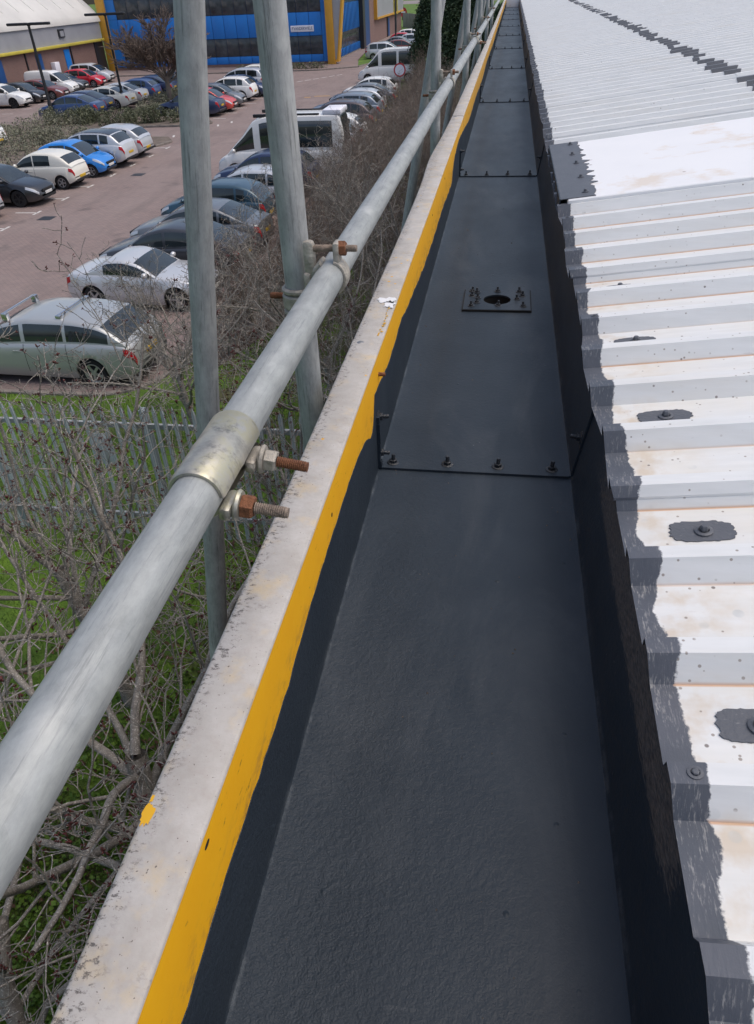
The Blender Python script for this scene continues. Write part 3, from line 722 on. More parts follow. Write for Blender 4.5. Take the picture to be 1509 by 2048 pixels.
# sleeve coupler joining the two rails
def sleeve(y0, y1, label, far=False):
    t = tag(empty('sleeve_coupler', (RX, (y0 + y1) / 2, RZ - .03)), label, 'scaffold coupler')
    L = y1 - y0; V, F = [], []; N = 40; rin = TR + .0006; ro = TR + .0052
    ang = [R(-28) + (R(-332 + 0) ) * i / N for i in range(N + 1)]       # open seam facing the roof, lower right
    stn = [(0, -.0016), (.003, 0), (L * .44, 0), (L * .5, .0007), (L * .56, 0), (L - .003, 0), (L, -.0016)]
    for (s, dr) in stn:
        for a in ang: V.append(((ro + dr) * math.cos(a), s - L / 2, (ro + dr) * math.sin(a)))
    nA = N + 1; m_ = len(stn)
    for i in range(m_ - 1):
        for j in range(N): F.append((i * nA + j, i * nA + j + 1, (i + 1) * nA + j + 1, (i + 1) * nA + j))
    for e, flip in ((0, 0), (m_ - 1, 1)):
        b = len(V); s = stn[e][0] - L / 2
        for a in ang: V.append((rin * math.cos(a), s, rin * math.sin(a)))
        for j in range(N):
            q = (e * nA + j, b + j, b + j + 1, e * nA + j + 1); F.append(q[::-1] if flip else q)
    bm = bmesh.new(); me = pyd('sleeve', V, F, 35)
    link('sleeve', me, M_['zinc_plated'], t, (0, 0, .03))
    for yy, nm, tm, bend in ((-.047, 'rust', 'rust_grey', .02), (.040, 'cast_grey', 'rust', -.03)):
        bm = bmesh.new(); box(bm, (TR - .004, yy - .019, -.010), (TR + .0085, yy + .019, .0055), .0045)
        lathe(bm, [(.006, 0), (.0155, 0), (.0165, .002), (.015, .005), (.006, .006)], 20, Matrix.Translation((TR + .0095, yy, 0)) @ RX90)
        lug = link('lug', from_bm(bm, 'lug', 40), M_['zinc_plated' if nm == 'rust' else 'cast_grey'], t, (0, 0, .03 - .014), (0, R(8), 0))
        bm = bmesh.new(); hexnut(bm, .0125, .0125, Matrix.Translation((TR + .0155, yy, 0)) @ RX90)
        link('nut', from_bm(bm, 'nut', 30), M_[nm], lug)
        bm = bmesh.new(); thread(bm, .0062, .034, Matrix.Translation((TR + .029, yy, 0)) @ Matrix.Rotation(bend, 4, 'Z') @ RX90)
        link('bolt', from_bm(bm, 'bolt', 60), M_[tm], lug)
    return t
sleeve(.545, .672, 'weathered zinc sleeve coupler joining the near and middle guard rail tubes')
sleeve(6.84, 6.965, 'sleeve coupler on the far stretch of guard rail near the third upright')
# right angle couplers tying the rail to each upright
def coupler_meshes():
    out = []
    def cring(r0, r1, hgt, a0, a1, n, ax, cham=.003):
        V, F = [], []; pr = [(r0, 0), (r1 - cham, 0), (r1, cham), (r1, hgt - cham), (r1 - cham, hgt), (r0, hgt)]
        for i in range(n + 1):
            a = a0 + (a1 - a0) * i / n
            for r, z in pr: V.append((r * math.cos(a), r * math.sin(a), z - hgt / 2))
        for i in range(n):
            for j in range(6): F.append((i * 6 + j, (i + 1) * 6 + j, (i + 1) * 6 + (j + 1) % 6, i * 6 + (j + 1) % 6))
        F += [tuple(range(6)), tuple(n * 6 + j for j in range(6))[::-1]]
        if ax == 'Y': V = [(x, z, y) for x, y, z in V]; F = [f[::-1] for f in F]
        return pyd('band', V, F, 40)
    return cring
cring = coupler_meshes()
ru, rl = TR + .0006, TR + .0068
band_up = cring(ru, rl, .026, R(70), R(70 + 262), 26, 'Z'); band_lo = cring(ru, rl, .010, R(60), R(340), 26, 'Z')
saddle = cring(ru, rl, .040, R(120), R(268), 16, 'Y'); flap = cring(ru, rl, .030, R(-62), R(72), 16, 'Y')
for me in (band_up, band_lo, saddle, flap): me.materials.append(M_['cast_grey'])
def coupler(y, label):
    yc = y - .004; t = tag(empty('scaffold_coupler', (-.346, y, RZ - .02)), label, 'scaffold coupler', 'couplers tying the guard rail to the uprights')
    z0 = -.034
    link('band', band_up, None, t, (0, 0, z0)); link('band', band_lo, None, t, (0, 0, z0 + .020)); link('band', band_lo, None, t, (0, 0, z0 - .019))
    bm = bmesh.new(); box(bm, (.018, -.036, z0 - .012), (.046, -.012, z0 + .012), .004); box(bm, (.020, -.042, z0 + .004), (.034, -.020, z0 + .060), .005)
    box(bm, (.022, -.038, z0 + .046), (.042, -.020, z0 + .112), .007)
    link('body', from_bm(bm, 'coupler_body', 40), M_['cast_grey'], t)
    yo = -.030; rc = (RX + .346, yo, .020)
    link('saddle', saddle, None, t, rc); fl = link('flap', flap, None, t, rc)
    bm = bmesh.new(); box(bm, (.006, -.014, .018), (.016, .014, .052), .003); link('flap_lug', from_bm(bm, 'flap_lug', 40), M_['cast_grey'], fl, (.002, 0, .004))
    zb = .020 + .045
    bm = bmesh.new(); thread(bm, .0060, .082, Matrix.Translation((.032, yo, zb)) @ RX90); bo = link('bolt', from_bm(bm, 'bolt', 60), M_['rust_grey'], t)
    bm = bmesh.new(); hexnut(bm, .0122, .0125, Matrix.Translation((.0835, yo, zb)) @ RX90); link('nut', from_bm(bm, 'nut', 30), M_['rust'], bo)
    bm = bmesh.new(); thread(bm, .0060, .034, Matrix.Translation((-.026, .018, z0)) @ Matrix.Rotation(R(180), 4, 'Z') @ RX90); link('bolt', from_bm(bm, 'bolt', 60), M_['rust'], t)
cl = ['rusty bolted scaffold coupler tying the guard rail to the nearest upright', 'scaffold coupler tying the guard rail to the second upright', 'scaffold coupler tying the guard rail to the third upright', 'scaffold coupler tying the guard rail to the fourth upright', 'scaffold coupler tying the guard rail to the fifth upright']
for y, l in zip(SYS, cl): coupler(y, l)

# ================================================================== blue fronted office building, its brick wing and the block behind
def bx(name, lo, hi, m, parent=None, bev=0.0): return boxo(name, lo, hi, M_[m], parent, bev)
BY = 89.0
off = tag(empty('office_building', (-31.4, BY, 0)), 'blue clad office building with dark ribbon windows and yellow corner columns', 'office building')
def oc(name, lo, hi, m, bev=0.0):
    o = bx(name, lo, hi, m, None, bev); o.parent = off; o.matrix_parent_inverse = Matrix.Translation((31.4, -BY, 0)); return o
oc('wall', (-43.6, BY + .12, 0), (-19.08, 117, 10.2), 'blue_joint')
oc('plinth', (-43.6, BY - .05, 0.1), (-19.2, BY + .12, .34), 'brickwork')
x0 = -43.0; pw = 1.385; n = 17
rows = [(.36, 1.02, 'panel', 'blue_cladding'), (1.04, 2.66, 'window', 'window_dark'), (2.70, 4.74, 'panel', 'blue_cladding'), (4.78, 6.50, 'window', 'window_dark'), (6.54, 8.4, 'panel', 'blue_cladding'), (8.44, 10.0, 'window', 'window_dark')]
for z0, z1, nm, m in rows:
    me = None
    for i in range(n):
        xa = x0 + .9 + i * pw * .955; xb = xa + pw * .955
        d = .05 if nm == 'window' else 0
        if me is None:
            me = boxme((.02, 0, 0), (xb - xa - .02, .12 - d - .002, z1 - z0), .012, nm); me.materials.append(M_[m])
        o = link(nm, me, None, off, (xa + 31.4, d, z0)); o.location.y = d
    for a, b in ((x0 - .5, x0 + .88), (x0 + .92 + n * pw * .955, -19.09)):
        z_ = [(z0, z1)]
        oc('panel', (a, BY, z0), (b, BY + .117, z1 + .02), 'blue_cladding')
for xa in (-43.95, -19.07):
    oc('corner_column', (xa, BY - .55, .1), (xa + .78, BY + .35, 10.4), 'column_yellow', .02)
def fin(name, pts, y0, y1, m):
    V = [(x + 31.4, y - BY, z) for y in (y0, y1) for x, z in pts]; k = len(pts)
    F = [tuple(range(k))[::-1], tuple(range(k, 2 * k))] + [(i, (i + 1) % k, k + (i + 1) % k, k + i) for i in range(k)]
    return link(name, pyd(name, V, F), M_[m], off)
fin('grey_fin', [(-18.28, .5), (-18.12, .5), (-16.75, 10.4), (-18.28, 10.4)], BY - .30, BY + .8, 'fascia_grey')
fin('fin_trim', [(-18.28, .28), (-17.96, .28), (-16.55, 10.4), (-16.74, 10.4), (-18.11, .49), (-18.28, .49)], BY - .34, BY + .84, 'column_yellow')
# ribbed side face of the building
side_rows = [(.25, 1.0, 'blue_cladding', 0), (1.0, 2.5, 'window_dark', .06), (2.5, 5.2, 'blue_cladding', 0), (5.2, 7.4, 'window_dark', .06)]
for z0, z1, m, d in side_rows:
    ns = 21; me = boxme((0, .03, .01), (.10 - d, .85 - .03, z1 - z0 - .01), .01); me.materials.append(M_[m])
    for k in range(ns): link('window' if 'window' in m else 'panel', me, None, off, (-19.08 + 31.4, 90.2 + .86 * k - BY, z0)); 
    if d == 0:
        rm = boxme((.10, -.04, 0), (.17, .04, z1 - z0)); rm.materials.append(M_['blue_dark'])
        for k in range(ns): link('panel_rib', rm, None, off, (-19.08 + 31.4, 90.2 + .86 * k - BY, z0))
oc('side_plinth', (-19.1, 89.5, .1), (-18.93, 108.3, .24), 'kerb_concrete')
oc('downpipe', (-19.05, 108.5, 0), (-18.5, 110.1, 10), 'wheel_dark')
oc('parapet_roof', (-43.6, BY + .0, 10.2), (-19.1, 117, 10.5), 'fascia_grey')
sg = tag(bx('sign_board', (-22.95, BY - .06, 3.06), (-20.45, BY - .012, 3.62), 'sign_white', None, .01), 'white name board with dark lettering on the blue building front', 'sign')
fc = bpy.data.curves.new('lettering', 'FONT'); fc.body = "F'VANDERWIELE"; fc.size = .40; fc.extrude = .004; fc.align_x = 'CENTER'; fc.align_y = 'CENTER'
tmp = bpy.data.objects.new('lettering', fc); COL.objects.link(tmp); tmp.scale = (.74, 1, 1)
bpy.context.view_layer.update()
lm = bpy.data.meshes.new_from_object(tmp.evaluated_get(bpy.context.evaluated_depsgraph_get())); bpy.data.objects.remove(tmp)
lo = link('lettering', lm, M_['lettering'], sg, (0, -.028, .28), (R(90), 0, 0))
xs_ = [v.co.x for v in lm.vertices]; lo.scale = (2.2 / (max(xs_) - min(xs_)), .95, 1)
# brick wing running toward the viewer on the left
wing = tag(empty('brick_wing', (-44, 70, 0)), 'low brick wing with grey fascia, yellow gutter and pale curved roof behind the parked cars', 'building wing')
def wc(name, lo, hi, m, bev=0.0):
    o = bx(name, lo, hi, m, None, bev); o.parent = wing; o.matrix_parent_inverse = Matrix.Translation((44, -70, 0)); return o
wc('wall', (-70, 48, 0), (-44.0, 88.4, 3.0), 'brickwork')
wc('gutter', (-44.0, 48, 2.98), (-43.62, 88.3, 3.22), 'gutter_yellow', .05)
wc('fascia', (-70, 48, 3.2), (-43.9, 88.3, 4.75), 'fascia_grey')
V = []; F = []; prf = [(-43.75, 4.72), (-43.78, 5.0), (-44.0, 5.35), (-44.6, 6.0), (-46, 7.2), (-50, 9.8), (-60, 14.0), (-75, 17.0)]
ysr = [47.8, 68, 88.6]
for y in ysr:
    for x, z in prf: V.append((x, y, z))
for i in range(2):
    for j in range(len(prf) - 1): q = i * len(prf) + j; F.append((q, q + len(prf), q + len(prf) + 1, q + 1))
o = link('wing_roof', pyd('wing_roof', V, F, 60), M_['wing_roof_white']); o.parent = wing; o.matrix_parent_inverse = Matrix.Translation((44, -70, 0))
V, F = [], []
for k in range(16):                                             # standing seams
    y = 48.5 + 2.6 * k
    b0 = len(V)
    for x, z in prf[3:]: V += [(x, y - .04, z + .004), (x, y, z + .07), (x, y + .04, z + .004)]
    for j in range(len(prf[3:]) - 1):
        for e in range(2): q = b0 + j * 3 + e; F.append((q, q + 3, q + 4, q + 1))
o = link('roof_seam', pyd('roof_seam', V, F), M_['wing_roof_white']); o.parent = wing; o.matrix_parent_inverse = Matrix.Translation((44, -70, 0))
for y, m in ((74.2, 'blue_dark'), (79.6, 'blue_dark'), (67.5, 'blue_dark')):
    wc('door', (-44.0, y, .05), (-43.93, y + 1.05, 2.75), 'blue_cladding' if y > 79 else 'blue_dark', .01)
for y in (72.4, 80.9, 86.2): wc('downpipe', (-44.0, y, .1), (-43.88, y + .13, 2.98), 'wheel_dark')
wc('vent_unit', (-43.9, 79.2, 3.75), (-43.78, 80.3, 4.45), 'wheel_dark'); wc('vent_grille', (-43.78, 79.4, 3.85), (-43.74, 80.1, 4.3), 'fascia_grey')
wc('wall_box', (-44.0, 76.6, .8), (-43.55, 77.5, 1.9), 'sign_white', .03); wc('dark_recess', (-44.0, 86.5, .05), (-43.97, 88.3, 2.9), 'wheel_dark')
# brick block beyond the blue building
blk = tag(empty('brick_block', (-19.1, 134, 0)), 'red brick block with a grey clad upper storey edged in yellow, beyond the blue building', 'building')
def bc(name, lo, hi, m, bev=0.0):
    o = bx(name, lo, hi, m, None, bev); o.parent = blk; o.matrix_parent_inverse = Matrix.Translation((19.1, -134, 0)); return o
bc('wall', (-42, 117.2, 0), (-19.1, 151.5, 7.5), 'brickwork')
bc('cladding', (-19.1, 121.5, 2.95), (-18.75, 151.6, 7.6), 'fascia_grey')
bc('yellow_trim', (-19.1, 121.3, 2.72), (-18.65, 151.7, 2.95), 'column_yellow'); bc('yellow_trim', (-19.1, 121.1, 2.72), (-18.65, 121.5, 7.6), 'column_yellow')
for y in (139.0, 142.6): bc('window_surround', (-18.75, y, 2.6), (-18.6, y + .7, 4.6), 'gutter_yellow')
bc('window_surround', (-18.75, 139.0, 4.6), (-18.6, 143.3, 5.0), 'gutter_yellow'); bc('window', (-18.75, 139.7, 2.95), (-18.7, 142.6, 4.6), 'window_dark')
bc('door', (-19.1, 134.8, .05), (-19.03, 136.2, 2.4), 'blue_dark'); bc('downpipe', (-19.1, 133.4, 0), (-18.95, 133.7, 2.7), 'wheel_dark'); bc('downpipe', (-19.1, 143.3, 0), (-18.9, 143.9, 2.7), 'wheel_dark')

# ================================================================== lamp posts, poles, signs, fences
def lamp_post(x, y, h, label, head=True, r=.075):
    t = tag(empty('lamp_post', (x, y, 0)), label, 'lamp post', 'black lamp posts in the car park')
    link('post', lathe_me([(.13, 0), (.13, .02), (r * 1.35, .03), (r * 1.3, 1.1), (r, 1.2), (r * .75, h)], 16), M_['post_black'], t)
    if head:
        for s in (-1, 1): link('lamp_head', boxme((min(.06 * s, 1.5 * s), -.17, h - .03), (max(.06 * s, 1.5 * s), .17, h + .13), .05), M_['post_black'], t, None, (0, R(0), 0))
        link('bracket', boxme((-.09, -.09, h - .06), (.09, .09, h + .1), .02), M_['post_black'], t)
    return t
lamp_post(-31.4, 53.2, 5.6, 'left black lamp post with twin flat heads, standing in the planted island', True, .11)
lamp_post(-28.6, 58.7, 5.85, 'black lamp post with twin flat heads in front of the yellow corner column', True, .09)
lamp_post(-14.7, 110.7, 8.0, 'tall black post in front of the brick block', False, .11)
lamp_post(-23.6, 190, 9.0, 'thin dark post on the far lawn, left of the timber fence end', False, .14)
lamp_post(-14.9, 144.5, 8.5, 'thin dark post in front of the far timber fence', False, .12)
def disc_sign(name, x, y, z, r, label, ring=True):
    t = tag(empty(name, (x, y, 0)), label, 'road sign')
    link('post', lathe_me([(.035, 0), (.035, z - r * .9)], 10), M_['palisade_rail'], t)
    q = Matrix.Rotation(R(90), 4, 'X')
    link('face', lathe_me([(0, 0), (r * (.78 if ring else 1), 0), (r * (.78 if ring else 1), .02), (0, .02)], 28, M=q), M_['sign_white' if ring else 'sign_red'], t, (0, -.03, z))
    if ring: link('red_rim', lathe_me([(r * .78, 0), (r, 0), (r, .022), (r * .78, .022)], 28, M=q, close=True), M_['sign_red'], t, (0, -.032, z))
    else: link('bar', boxme((-r * .6, -.07, -r * .14), (r * .6, -.052, r * .14)), M_['sign_white'], t, (0, 0, z))
    return t
disc_sign('road_sign', -7.5, 58.2, 2.0, .42, 'round road sign with a red rim standing among the bare shrubs')
disc_sign('road_sign', -23.3, 188, 1.5, .85, 'small red round sign on the far green lawn', False)
# timber fence far off
tf = tag(empty('timber_fence', (-17, 152, 0)), 'weathered timber close board fence on the far lawn', 'fence')
bd = boxme((-.07, -.012, 0), (.07, .012, 2.2), .004); bd.materials.append(M_['fence_wood'])
A, B = Vector((-20.0, 161, 0)), Vector((-12.5, 142, 0)); nb = 130
for k in range(nb):
    p = A + (B - A) * ((k + .5) / nb); o = link('board', bd, None, tf, (p.x + 17, p.y - 152, rg.uniform(-.02, .03)), (0, 0, math.atan2(B.y - A.y, B.x - A.x)))

# galvanised palisade fence crossing the grass
pal = tag(empty('palisade_fence', (-7, 8.4, 0)), 'galvanised palisade fence with pointed pales standing on the grass behind the bare trees', 'fence')
def pale_mesh():
    w, d, h = .034, .016, 2.36
    cs = [(-w, 0), (-w * .72, 0), (-w * .42, -d), (0, -d * .55), (w * .42, -d), (w * .72, 0), (w, 0)]
    V, F = [], []; n = len(cs)
    for z, k in ((.06, 1), (h - .10, 1), (h - .012, .30)):
        for x, y in cs: V.append((x * k, y, z))
    V.append((0, -d * .6, h + .03))
    for i in range(2):
        for j in range(n - 1): F.append((i * n + j, i * n + j + 1, (i + 1) * n + j + 1, (i + 1) * n + j))
    for j in range(n - 1): F.append((2 * n + j, 2 * n + j + 1, 3 * n))
    m_ = len(V); V += [(x, y + .003, z) for x, y, z in V]; F += [tuple(i + m_ for i in f)[::-1] for f in F]
    return pyd('pale', V, F)
pm = pale_mesh(); pm.materials.append(M_['palisade_steel'])
for k in range(84):
    link('pale', pm, None, pal, (-5.6 + .153 * k, -.03 + rg.uniform(-.003, .003), rg.uniform(-.01, .01)), (0, rg.gauss(0, .006), rg.gauss(0, .03)))
for z in (.42, 2.02):
    bm = bmesh.new(); box(bm, (-5.75, 0.0, z - .035), (7.3, .006, z + .035)); box(bm, (-5.75, .006, z + .029), (7.3, .05, z + .035)); link('rail', from_bm(bm, 'rail'), M_['palisade_rail'], pal)
for k in range(6):
    bm = bmesh.new(); box(bm, (-.05, .052, 0), (.05, .060, 2.25)); box(bm, (-.004, .060, 0), (.004, .14, 2.25)); box(bm, (-.05, .14, 0), (.05, .148, 2.25))
    link('post', from_bm(bm, 'post'), M_['palisade_steel'], pal, (-5.5 + 2.55 * k, 0, 0))
np_ = tag(bx('notice_plate', (-5.74, 8.411, 1.34), (-5.42, 8.419, 1.87), 'plate_white', None, .002), 'white notice plate fixed to the palisade fence behind the bare branches', 'notice')

# ================================================================== parked cars
# every body is lofted from a side profile, a plan taper and wheel arches; windows and lamps follow its surface
CT = {
 # L, W, ground clearance, wheel radius, front axle x, rear axle x, lower body top profile (x,z), roof profile (x,z), side window spans, windscreen span, rear window span, tumblehome
 'mini':   dict(L=3.62, W=1.66, gc=.17, wr=.285, ax=(1.13, -1.17), low=[(-1.81, .62), (-1.72, .88), (-1.2, .95), (0, .93), (.85, .92), (1.25, .86), (1.62, .70), (1.81, .48)], roof=[(1.05, .88), (.35, 1.36), (-.1, 1.47), (-.7, 1.45), (-1.22, 1.32), (-1.62, 1.02), (-1.74, .90)], sw=[(.88, .05), (-.01, -.78)], ws=(1.0, .33), rw=(-1.28, -1.62), tum=.20),
 'hatch':  dict(L=4.05, W=1.74, gc=.17, wr=.31, ax=(1.27, -1.25), low=[(-2.02, .62), (-1.94, .90), (-1.3, .96), (0, .94), (.95, .93), (1.4, .86), (1.82, .70), (2.02, .48)], roof=[(1.15, .90), (.35, 1.37), (-.2, 1.47), (-.9, 1.45), (-1.45, 1.33), (-1.86, 1.02), (-1.96, .90)], sw=[(.95, -.02), (-.10, -.95), (-1.03, -1.32)], ws=(1.1, .33), rw=(-1.52, -1.86), tum=.21),
 'saloon': dict(L=4.65, W=1.80, gc=.16, wr=.325, ax=(1.42, -1.30), low=[(-2.32, .60), (-2.25, .90), (-1.75, .98), (-1.2, .97), (0, .94), (1.0, .92), (1.6, .84), (2.1, .69), (2.32, .46)], roof=[(1.2, .90), (.40, 1.34), (-.2, 1.44), (-.75, 1.41), (-1.3, 1.22), (-1.85, .97), (-1.95, .93)], sw=[(1.0, .0), (-.09, -.92), (-1.0, -1.35)], ws=(1.15, .38), rw=(-.98, -1.80), tum=.22),
 'estate': dict(L=4.84, W=1.86, gc=.16, wr=.325, ax=(1.44, -1.41), low=[(-2.42, .58), (-2.36, .84), (-2.1, .97), (-1.5, 1.0), (0, .96), (1.1, .91), (1.7, .82), (2.2, .66), (2.42, .44)], roof=[(1.42, .88), (.55, 1.31), (-.1, 1.425), (-.9, 1.42), (-1.6, 1.34), (-2.05, 1.12), (-2.28, .93)], sw=[(1.15, .16), (.06, -.86), (-.94, -1.90)], ws=(1.38, .52), rw=(-1.72, -2.20), tum=.27),
 'suv':    dict(L=4.35, W=1.83, gc=.22, wr=.36, ax=(1.32, -1.30), low=[(-2.17, .72), (-2.08, 1.0), (-1.4, 1.08), (0, 1.06), (.95, 1.05), (1.5, .98), (1.98, .82), (2.17, .56)], roof=[(1.15, 1.02), (.42, 1.47), (-.2, 1.60), (-1.0, 1.58), (-1.55, 1.47), (-1.95, 1.14), (-2.08, 1.0)], sw=[(.98, .02), (-.07, -.95), (-1.04, -1.45)], ws=(1.1, .40), rw=(-1.62, -1.97), tum=.21),
 'coupe':  dict(L=4.05, W=1.76, gc=.14, wr=.315, ax=(1.22, -1.20), low=[(-2.02, .62), (-1.95, .86), (-1.5, .95), (-.9, .94), (0, .90), (.8, .88), (1.4, .80), (1.85, .64), (2.02, .42)], roof=[(.72, .87), (.08, 1.22), (-.30, 1.29), (-.62, 1.27), (-.98, 1.10), (-1.32, .95), (-1.40, .92)], sw=[(.52, -.78)], ws=(.68, .08), rw=(-.74, -1.26), tum=.24),
 'mpv':    dict(L=4.30, W=1.80, gc=.17, wr=.315, ax=(1.33, -1.28), low=[(-2.15, .66), (-2.08, .95), (-1.4, 1.02), (0, 1.0), (1.0, 1.0), (1.5, .93), (1.95, .74), (2.15, .48)], roof=[(1.45, .96), (.50, 1.50), (-.1, 1.62), (-1.2, 1.60), (-1.75, 1.48), (-2.02, 1.10), (-2.10, .97)], sw=[(1.15, .25), (.17, -.72), (-.82, -1.62)], ws=(1.38, .48), rw=(-1.80, -2.03), tum=.17),
 'small_van': dict(L=4.40, W=1.82, gc=.17, wr=.315, ax=(1.40, -1.28), low=[(-2.2, .70), (-2.17, 1.0), (-1.4, 1.04), (0, 1.03), (1.0, 1.02), (1.6, .93), (2.02, .74), (2.2, .48)], roof=[(1.5, .98), (.70, 1.58), (.2, 1.80), (-1.2, 1.83), (-1.95, 1.80), (-2.12, 1.55), (-2.18, 1.0)], sw=[(1.2, .42)], ws=(1.45, .62), rw=(-2.03, -2.15), tum=.10),
 'camper': dict(L=5.90, W=2.02, gc=.20, wr=.35, ax=(2.00, -1.55), low=[(-2.95, .72), (-2.93, 1.18), (-2, 1.22), (0, 1.22), (1.7, 1.20), (2.3, 1.06), (2.75, .84), (2.95, .5)], roof=[(2.30, 1.12), (1.55, 1.80), (.95, 2.38), (.3, 2.52), (-1.5, 2.54), (-2.72, 2.52), (-2.90, 2.0), (-2.94, 1.18)], sw=[(2.02, 1.05), (.75, -.55), (-.75, -2.45)], ws=(2.25, 1.35), rw=(-2.78, -2.93), tum=.07),
}
def car_meshes(kind):
    c = CT[kind]; L, W, gc = c['L'], c['W'], c['gc']; h = L / 2
    fl = pchip([q[0] for q in c['low']], [q[1] for q in c['low']])
    rp = sorted(c['roof']); fr_ = pchip([q[0] for q in rp], [q[1] for q in rp])
    fw = pchip([-h, -h + .10, -h + .35, -h + .9, h - 1.1, h - .45, h - .15, h], [W/2*.80, W/2*.90, W/2*.965, W/2, W/2, W/2*.955, W/2*.83, W/2*.60])
    fb = pchip([-h, -h + .25, -h + .6, h - .6, h - .2, h], [gc + .16, gc + .05, gc, gc, gc + .03, gc + .10])
    Ra = c['wr'] * 1.14; zc = c['wr']
    def arch(x):
        z = 0
        for xa in c['ax']:
            if abs(x - xa) < Ra: z = max(z, zc + math.sqrt(Ra * Ra - (x - xa) ** 2))
        return z
    xs = {-h, -h + .03, -h + .10, -h + .22, h, h - .03, h - .09, h - .18, h - .3}
    xs |= {-h + .35 + (L - .7) * i / 20 for i in range(21)}
    for xa in c['ax']:
        xs = {x for x in xs if not abs(x - xa) < Ra * 1.02} | {xa + Ra * q for q in (-1.001, -.985, -.93, -.8, -.6, -.3, 0, .3, .6, .8, .93, .985, 1.001)}
    xs = sorted(xs)
    def sec(x):
        w, zb, zt = fw(x), fb(x), fl(x); a = arch(x); zl = max(zb, a); zm = max(zb + .42 * (zt - zb), a + .02); zs = max(zt - .10, zm + .02)
        fla = .022 if a else 0
        return [(0, zl if a else zb), (w * .80, zl if a else zb), (w * .955 + fla, max(zb + .03, a)), (w * .995 + fla, max(zb + .16, a + .012)), (w + fla, zm), (w * .992 + fla * .5, (zm + zs) / 2), (w * .972, zs), (w * .935, zt - .025), (w * .88, zt), (w * .5, zt + .022), (0, zt + .032)]
    def surf(x, u):
        s = sec(x); i = min(int(u), len(s) - 2); t = u - i
        return (x, s[i][0] * (1 - t) + s[i + 1][0] * t, s[i][1] * (1 - t) + s[i + 1][1] * t)
    V, F, MI = [], [], []; N = 11
    for x in xs:
        s = sec(x)
        V += [(x, y, z) for y, z in s] + [(x, -y, z) for y, z in s[1:-1]]
    K = 2 * N - 2
    def idx(i, j, side): return i * K + (j if side > 0 or j in (0, N - 1) else N - 1 + j)
    for i in range(len(xs) - 1):
        for side in (1, -1):
            for j in range(N - 1):
                q = (idx(i, j, side), idx(i + 1, j, side), idx(i + 1, j + 1, side), idx(i, j + 1, side))
                F.append(q if side < 0 else q[::-1]); MI.append(1 if j < 2 else 0)
    for i in (0, len(xs) - 1):
        ring = [idx(i, j, 1) for j in range(N)] + [idx(i, j, -1) for j in range(N - 2, 0, -1)]
        F.append(ring if i else ring[::-1]); MI.append(0)
    # cabin
    gx0, gx1 = rp[0][0], rp[-1][0]
    gxs = sorted({gx0 + (gx1 - gx0) * i / 34 for i in range(35)} | {q[0] for q in rp})
    def gsec(x):
        zt = fr_(x); zb = fl(x) - .02; wb = fw(x) * .925; hgt = max(zt - zb, .004); wt = wb - max(hgt - .02, 0) * c['tum'] / .5 * .5
        return [(wb, zb), (wb + (wt - wb) * .10, zb + hgt * .10), (wb + (wt - wb) * .5 + .012 * min(1, hgt / .3), zb + hgt * .5), (wb + (wt - wb) * .84, zb + hgt * .84), (wt - .03, zb + hgt * .965), (wt * .86, zt + .004), (wt * .45, zt + .022), (0, zt + .030)]
    def gsurf(x, u):
        s = gsec(x); i = min(int(u), len(s) - 2); t = u - i
        return (x, s[i][0] * (1 - t) + s[i + 1][0] * t, s[i][1] * (1 - t) + s[i + 1][1] * t)
    b = len(V); G = 8; K2 = 2 * G - 1
    for x in gxs:
        s = gsec(x); V += [(x, y, z) for y, z in s] + [(x, -y, z) for y, z in s[:-1]]
    def gi(i, j, side): return b + i * K2 + (j if side > 0 or j == G - 1 else G + j)
    for i in range(len(gxs) - 1):
        for side in (1, -1):
            for j in range(G - 1):
                q = (gi(i, j, side), gi(i + 1, j, side), gi(i + 1, j + 1, side), gi(i, j + 1, side)); F.append(q if side < 0 else q[::-1]); MI.append(0)
    body = pyd('body', V, F, 42)
    for p, q in zip(body.polygons, MI): p.material_index = q
    bm = bmesh.new(); bm.from_mesh(body); bmesh.ops.recalc_face_normals(bm, faces=bm.faces); bm.to_mesh(body); bm.free()
    def patch(fn, nx, nu, off, name):
        P = [[Vector(fn(i / nx, k / nu)) for k in range(nu + 1)] for i in range(nx + 1)]
        V, F = [], []
        for i in range(nx + 1):
            for k in range(nu + 1):
                du = P[min(i + 1, nx)][k] - P[max(i - 1, 0)][k]; dv = P[i][min(k + 1, nu)] - P[i][max(k - 1, 0)]
                nn = du.cross(dv); nn = nn.normalized() if nn.length > 1e-9 else Vector((0, 0, 1))
                ctr = Vector((P[i][k].x * .2, 0, .6))
                if nn.dot(P[i][k] - ctr) < 0: nn = -nn
                V.append(P[i][k] + nn * off)
        for i in range(nx):
            for k in range(nu): F.append((i * (nu + 1) + k, (i + 1) * (nu + 1) + k, (i + 1) * (nu + 1) + k + 1, i * (nu + 1) + k + 1))
        m_ = len(V)                                            # give the pane a rim of real thickness
        ring = [i * (nu + 1) for i in range(nx + 1)] + [nx * (nu + 1) + k for k in range(1, nu + 1)] + [i * (nu + 1) + nu for i in range(nx - 1, -1, -1)] + [k for k in range(nu - 1, 0, -1)]
        for q in ring: v = V[q]; V.append(v - (v - Vector((v.x, 0, .7))).normalized() * (abs(off) + .006))
        for a in range(len(ring)): e = (a + 1) % len(ring); F.append((ring[a], ring[e], m_ + e, m_ + a))
        me = pyd(name, V, F, 40); bm = bmesh.new(); bm.from_mesh(me); bmesh.ops.recalc_face_normals(bm, faces=bm.faces); bm.to_mesh(me); bm.free()
        return me
    out = [('body', body, ['P', 'car_trim'])]
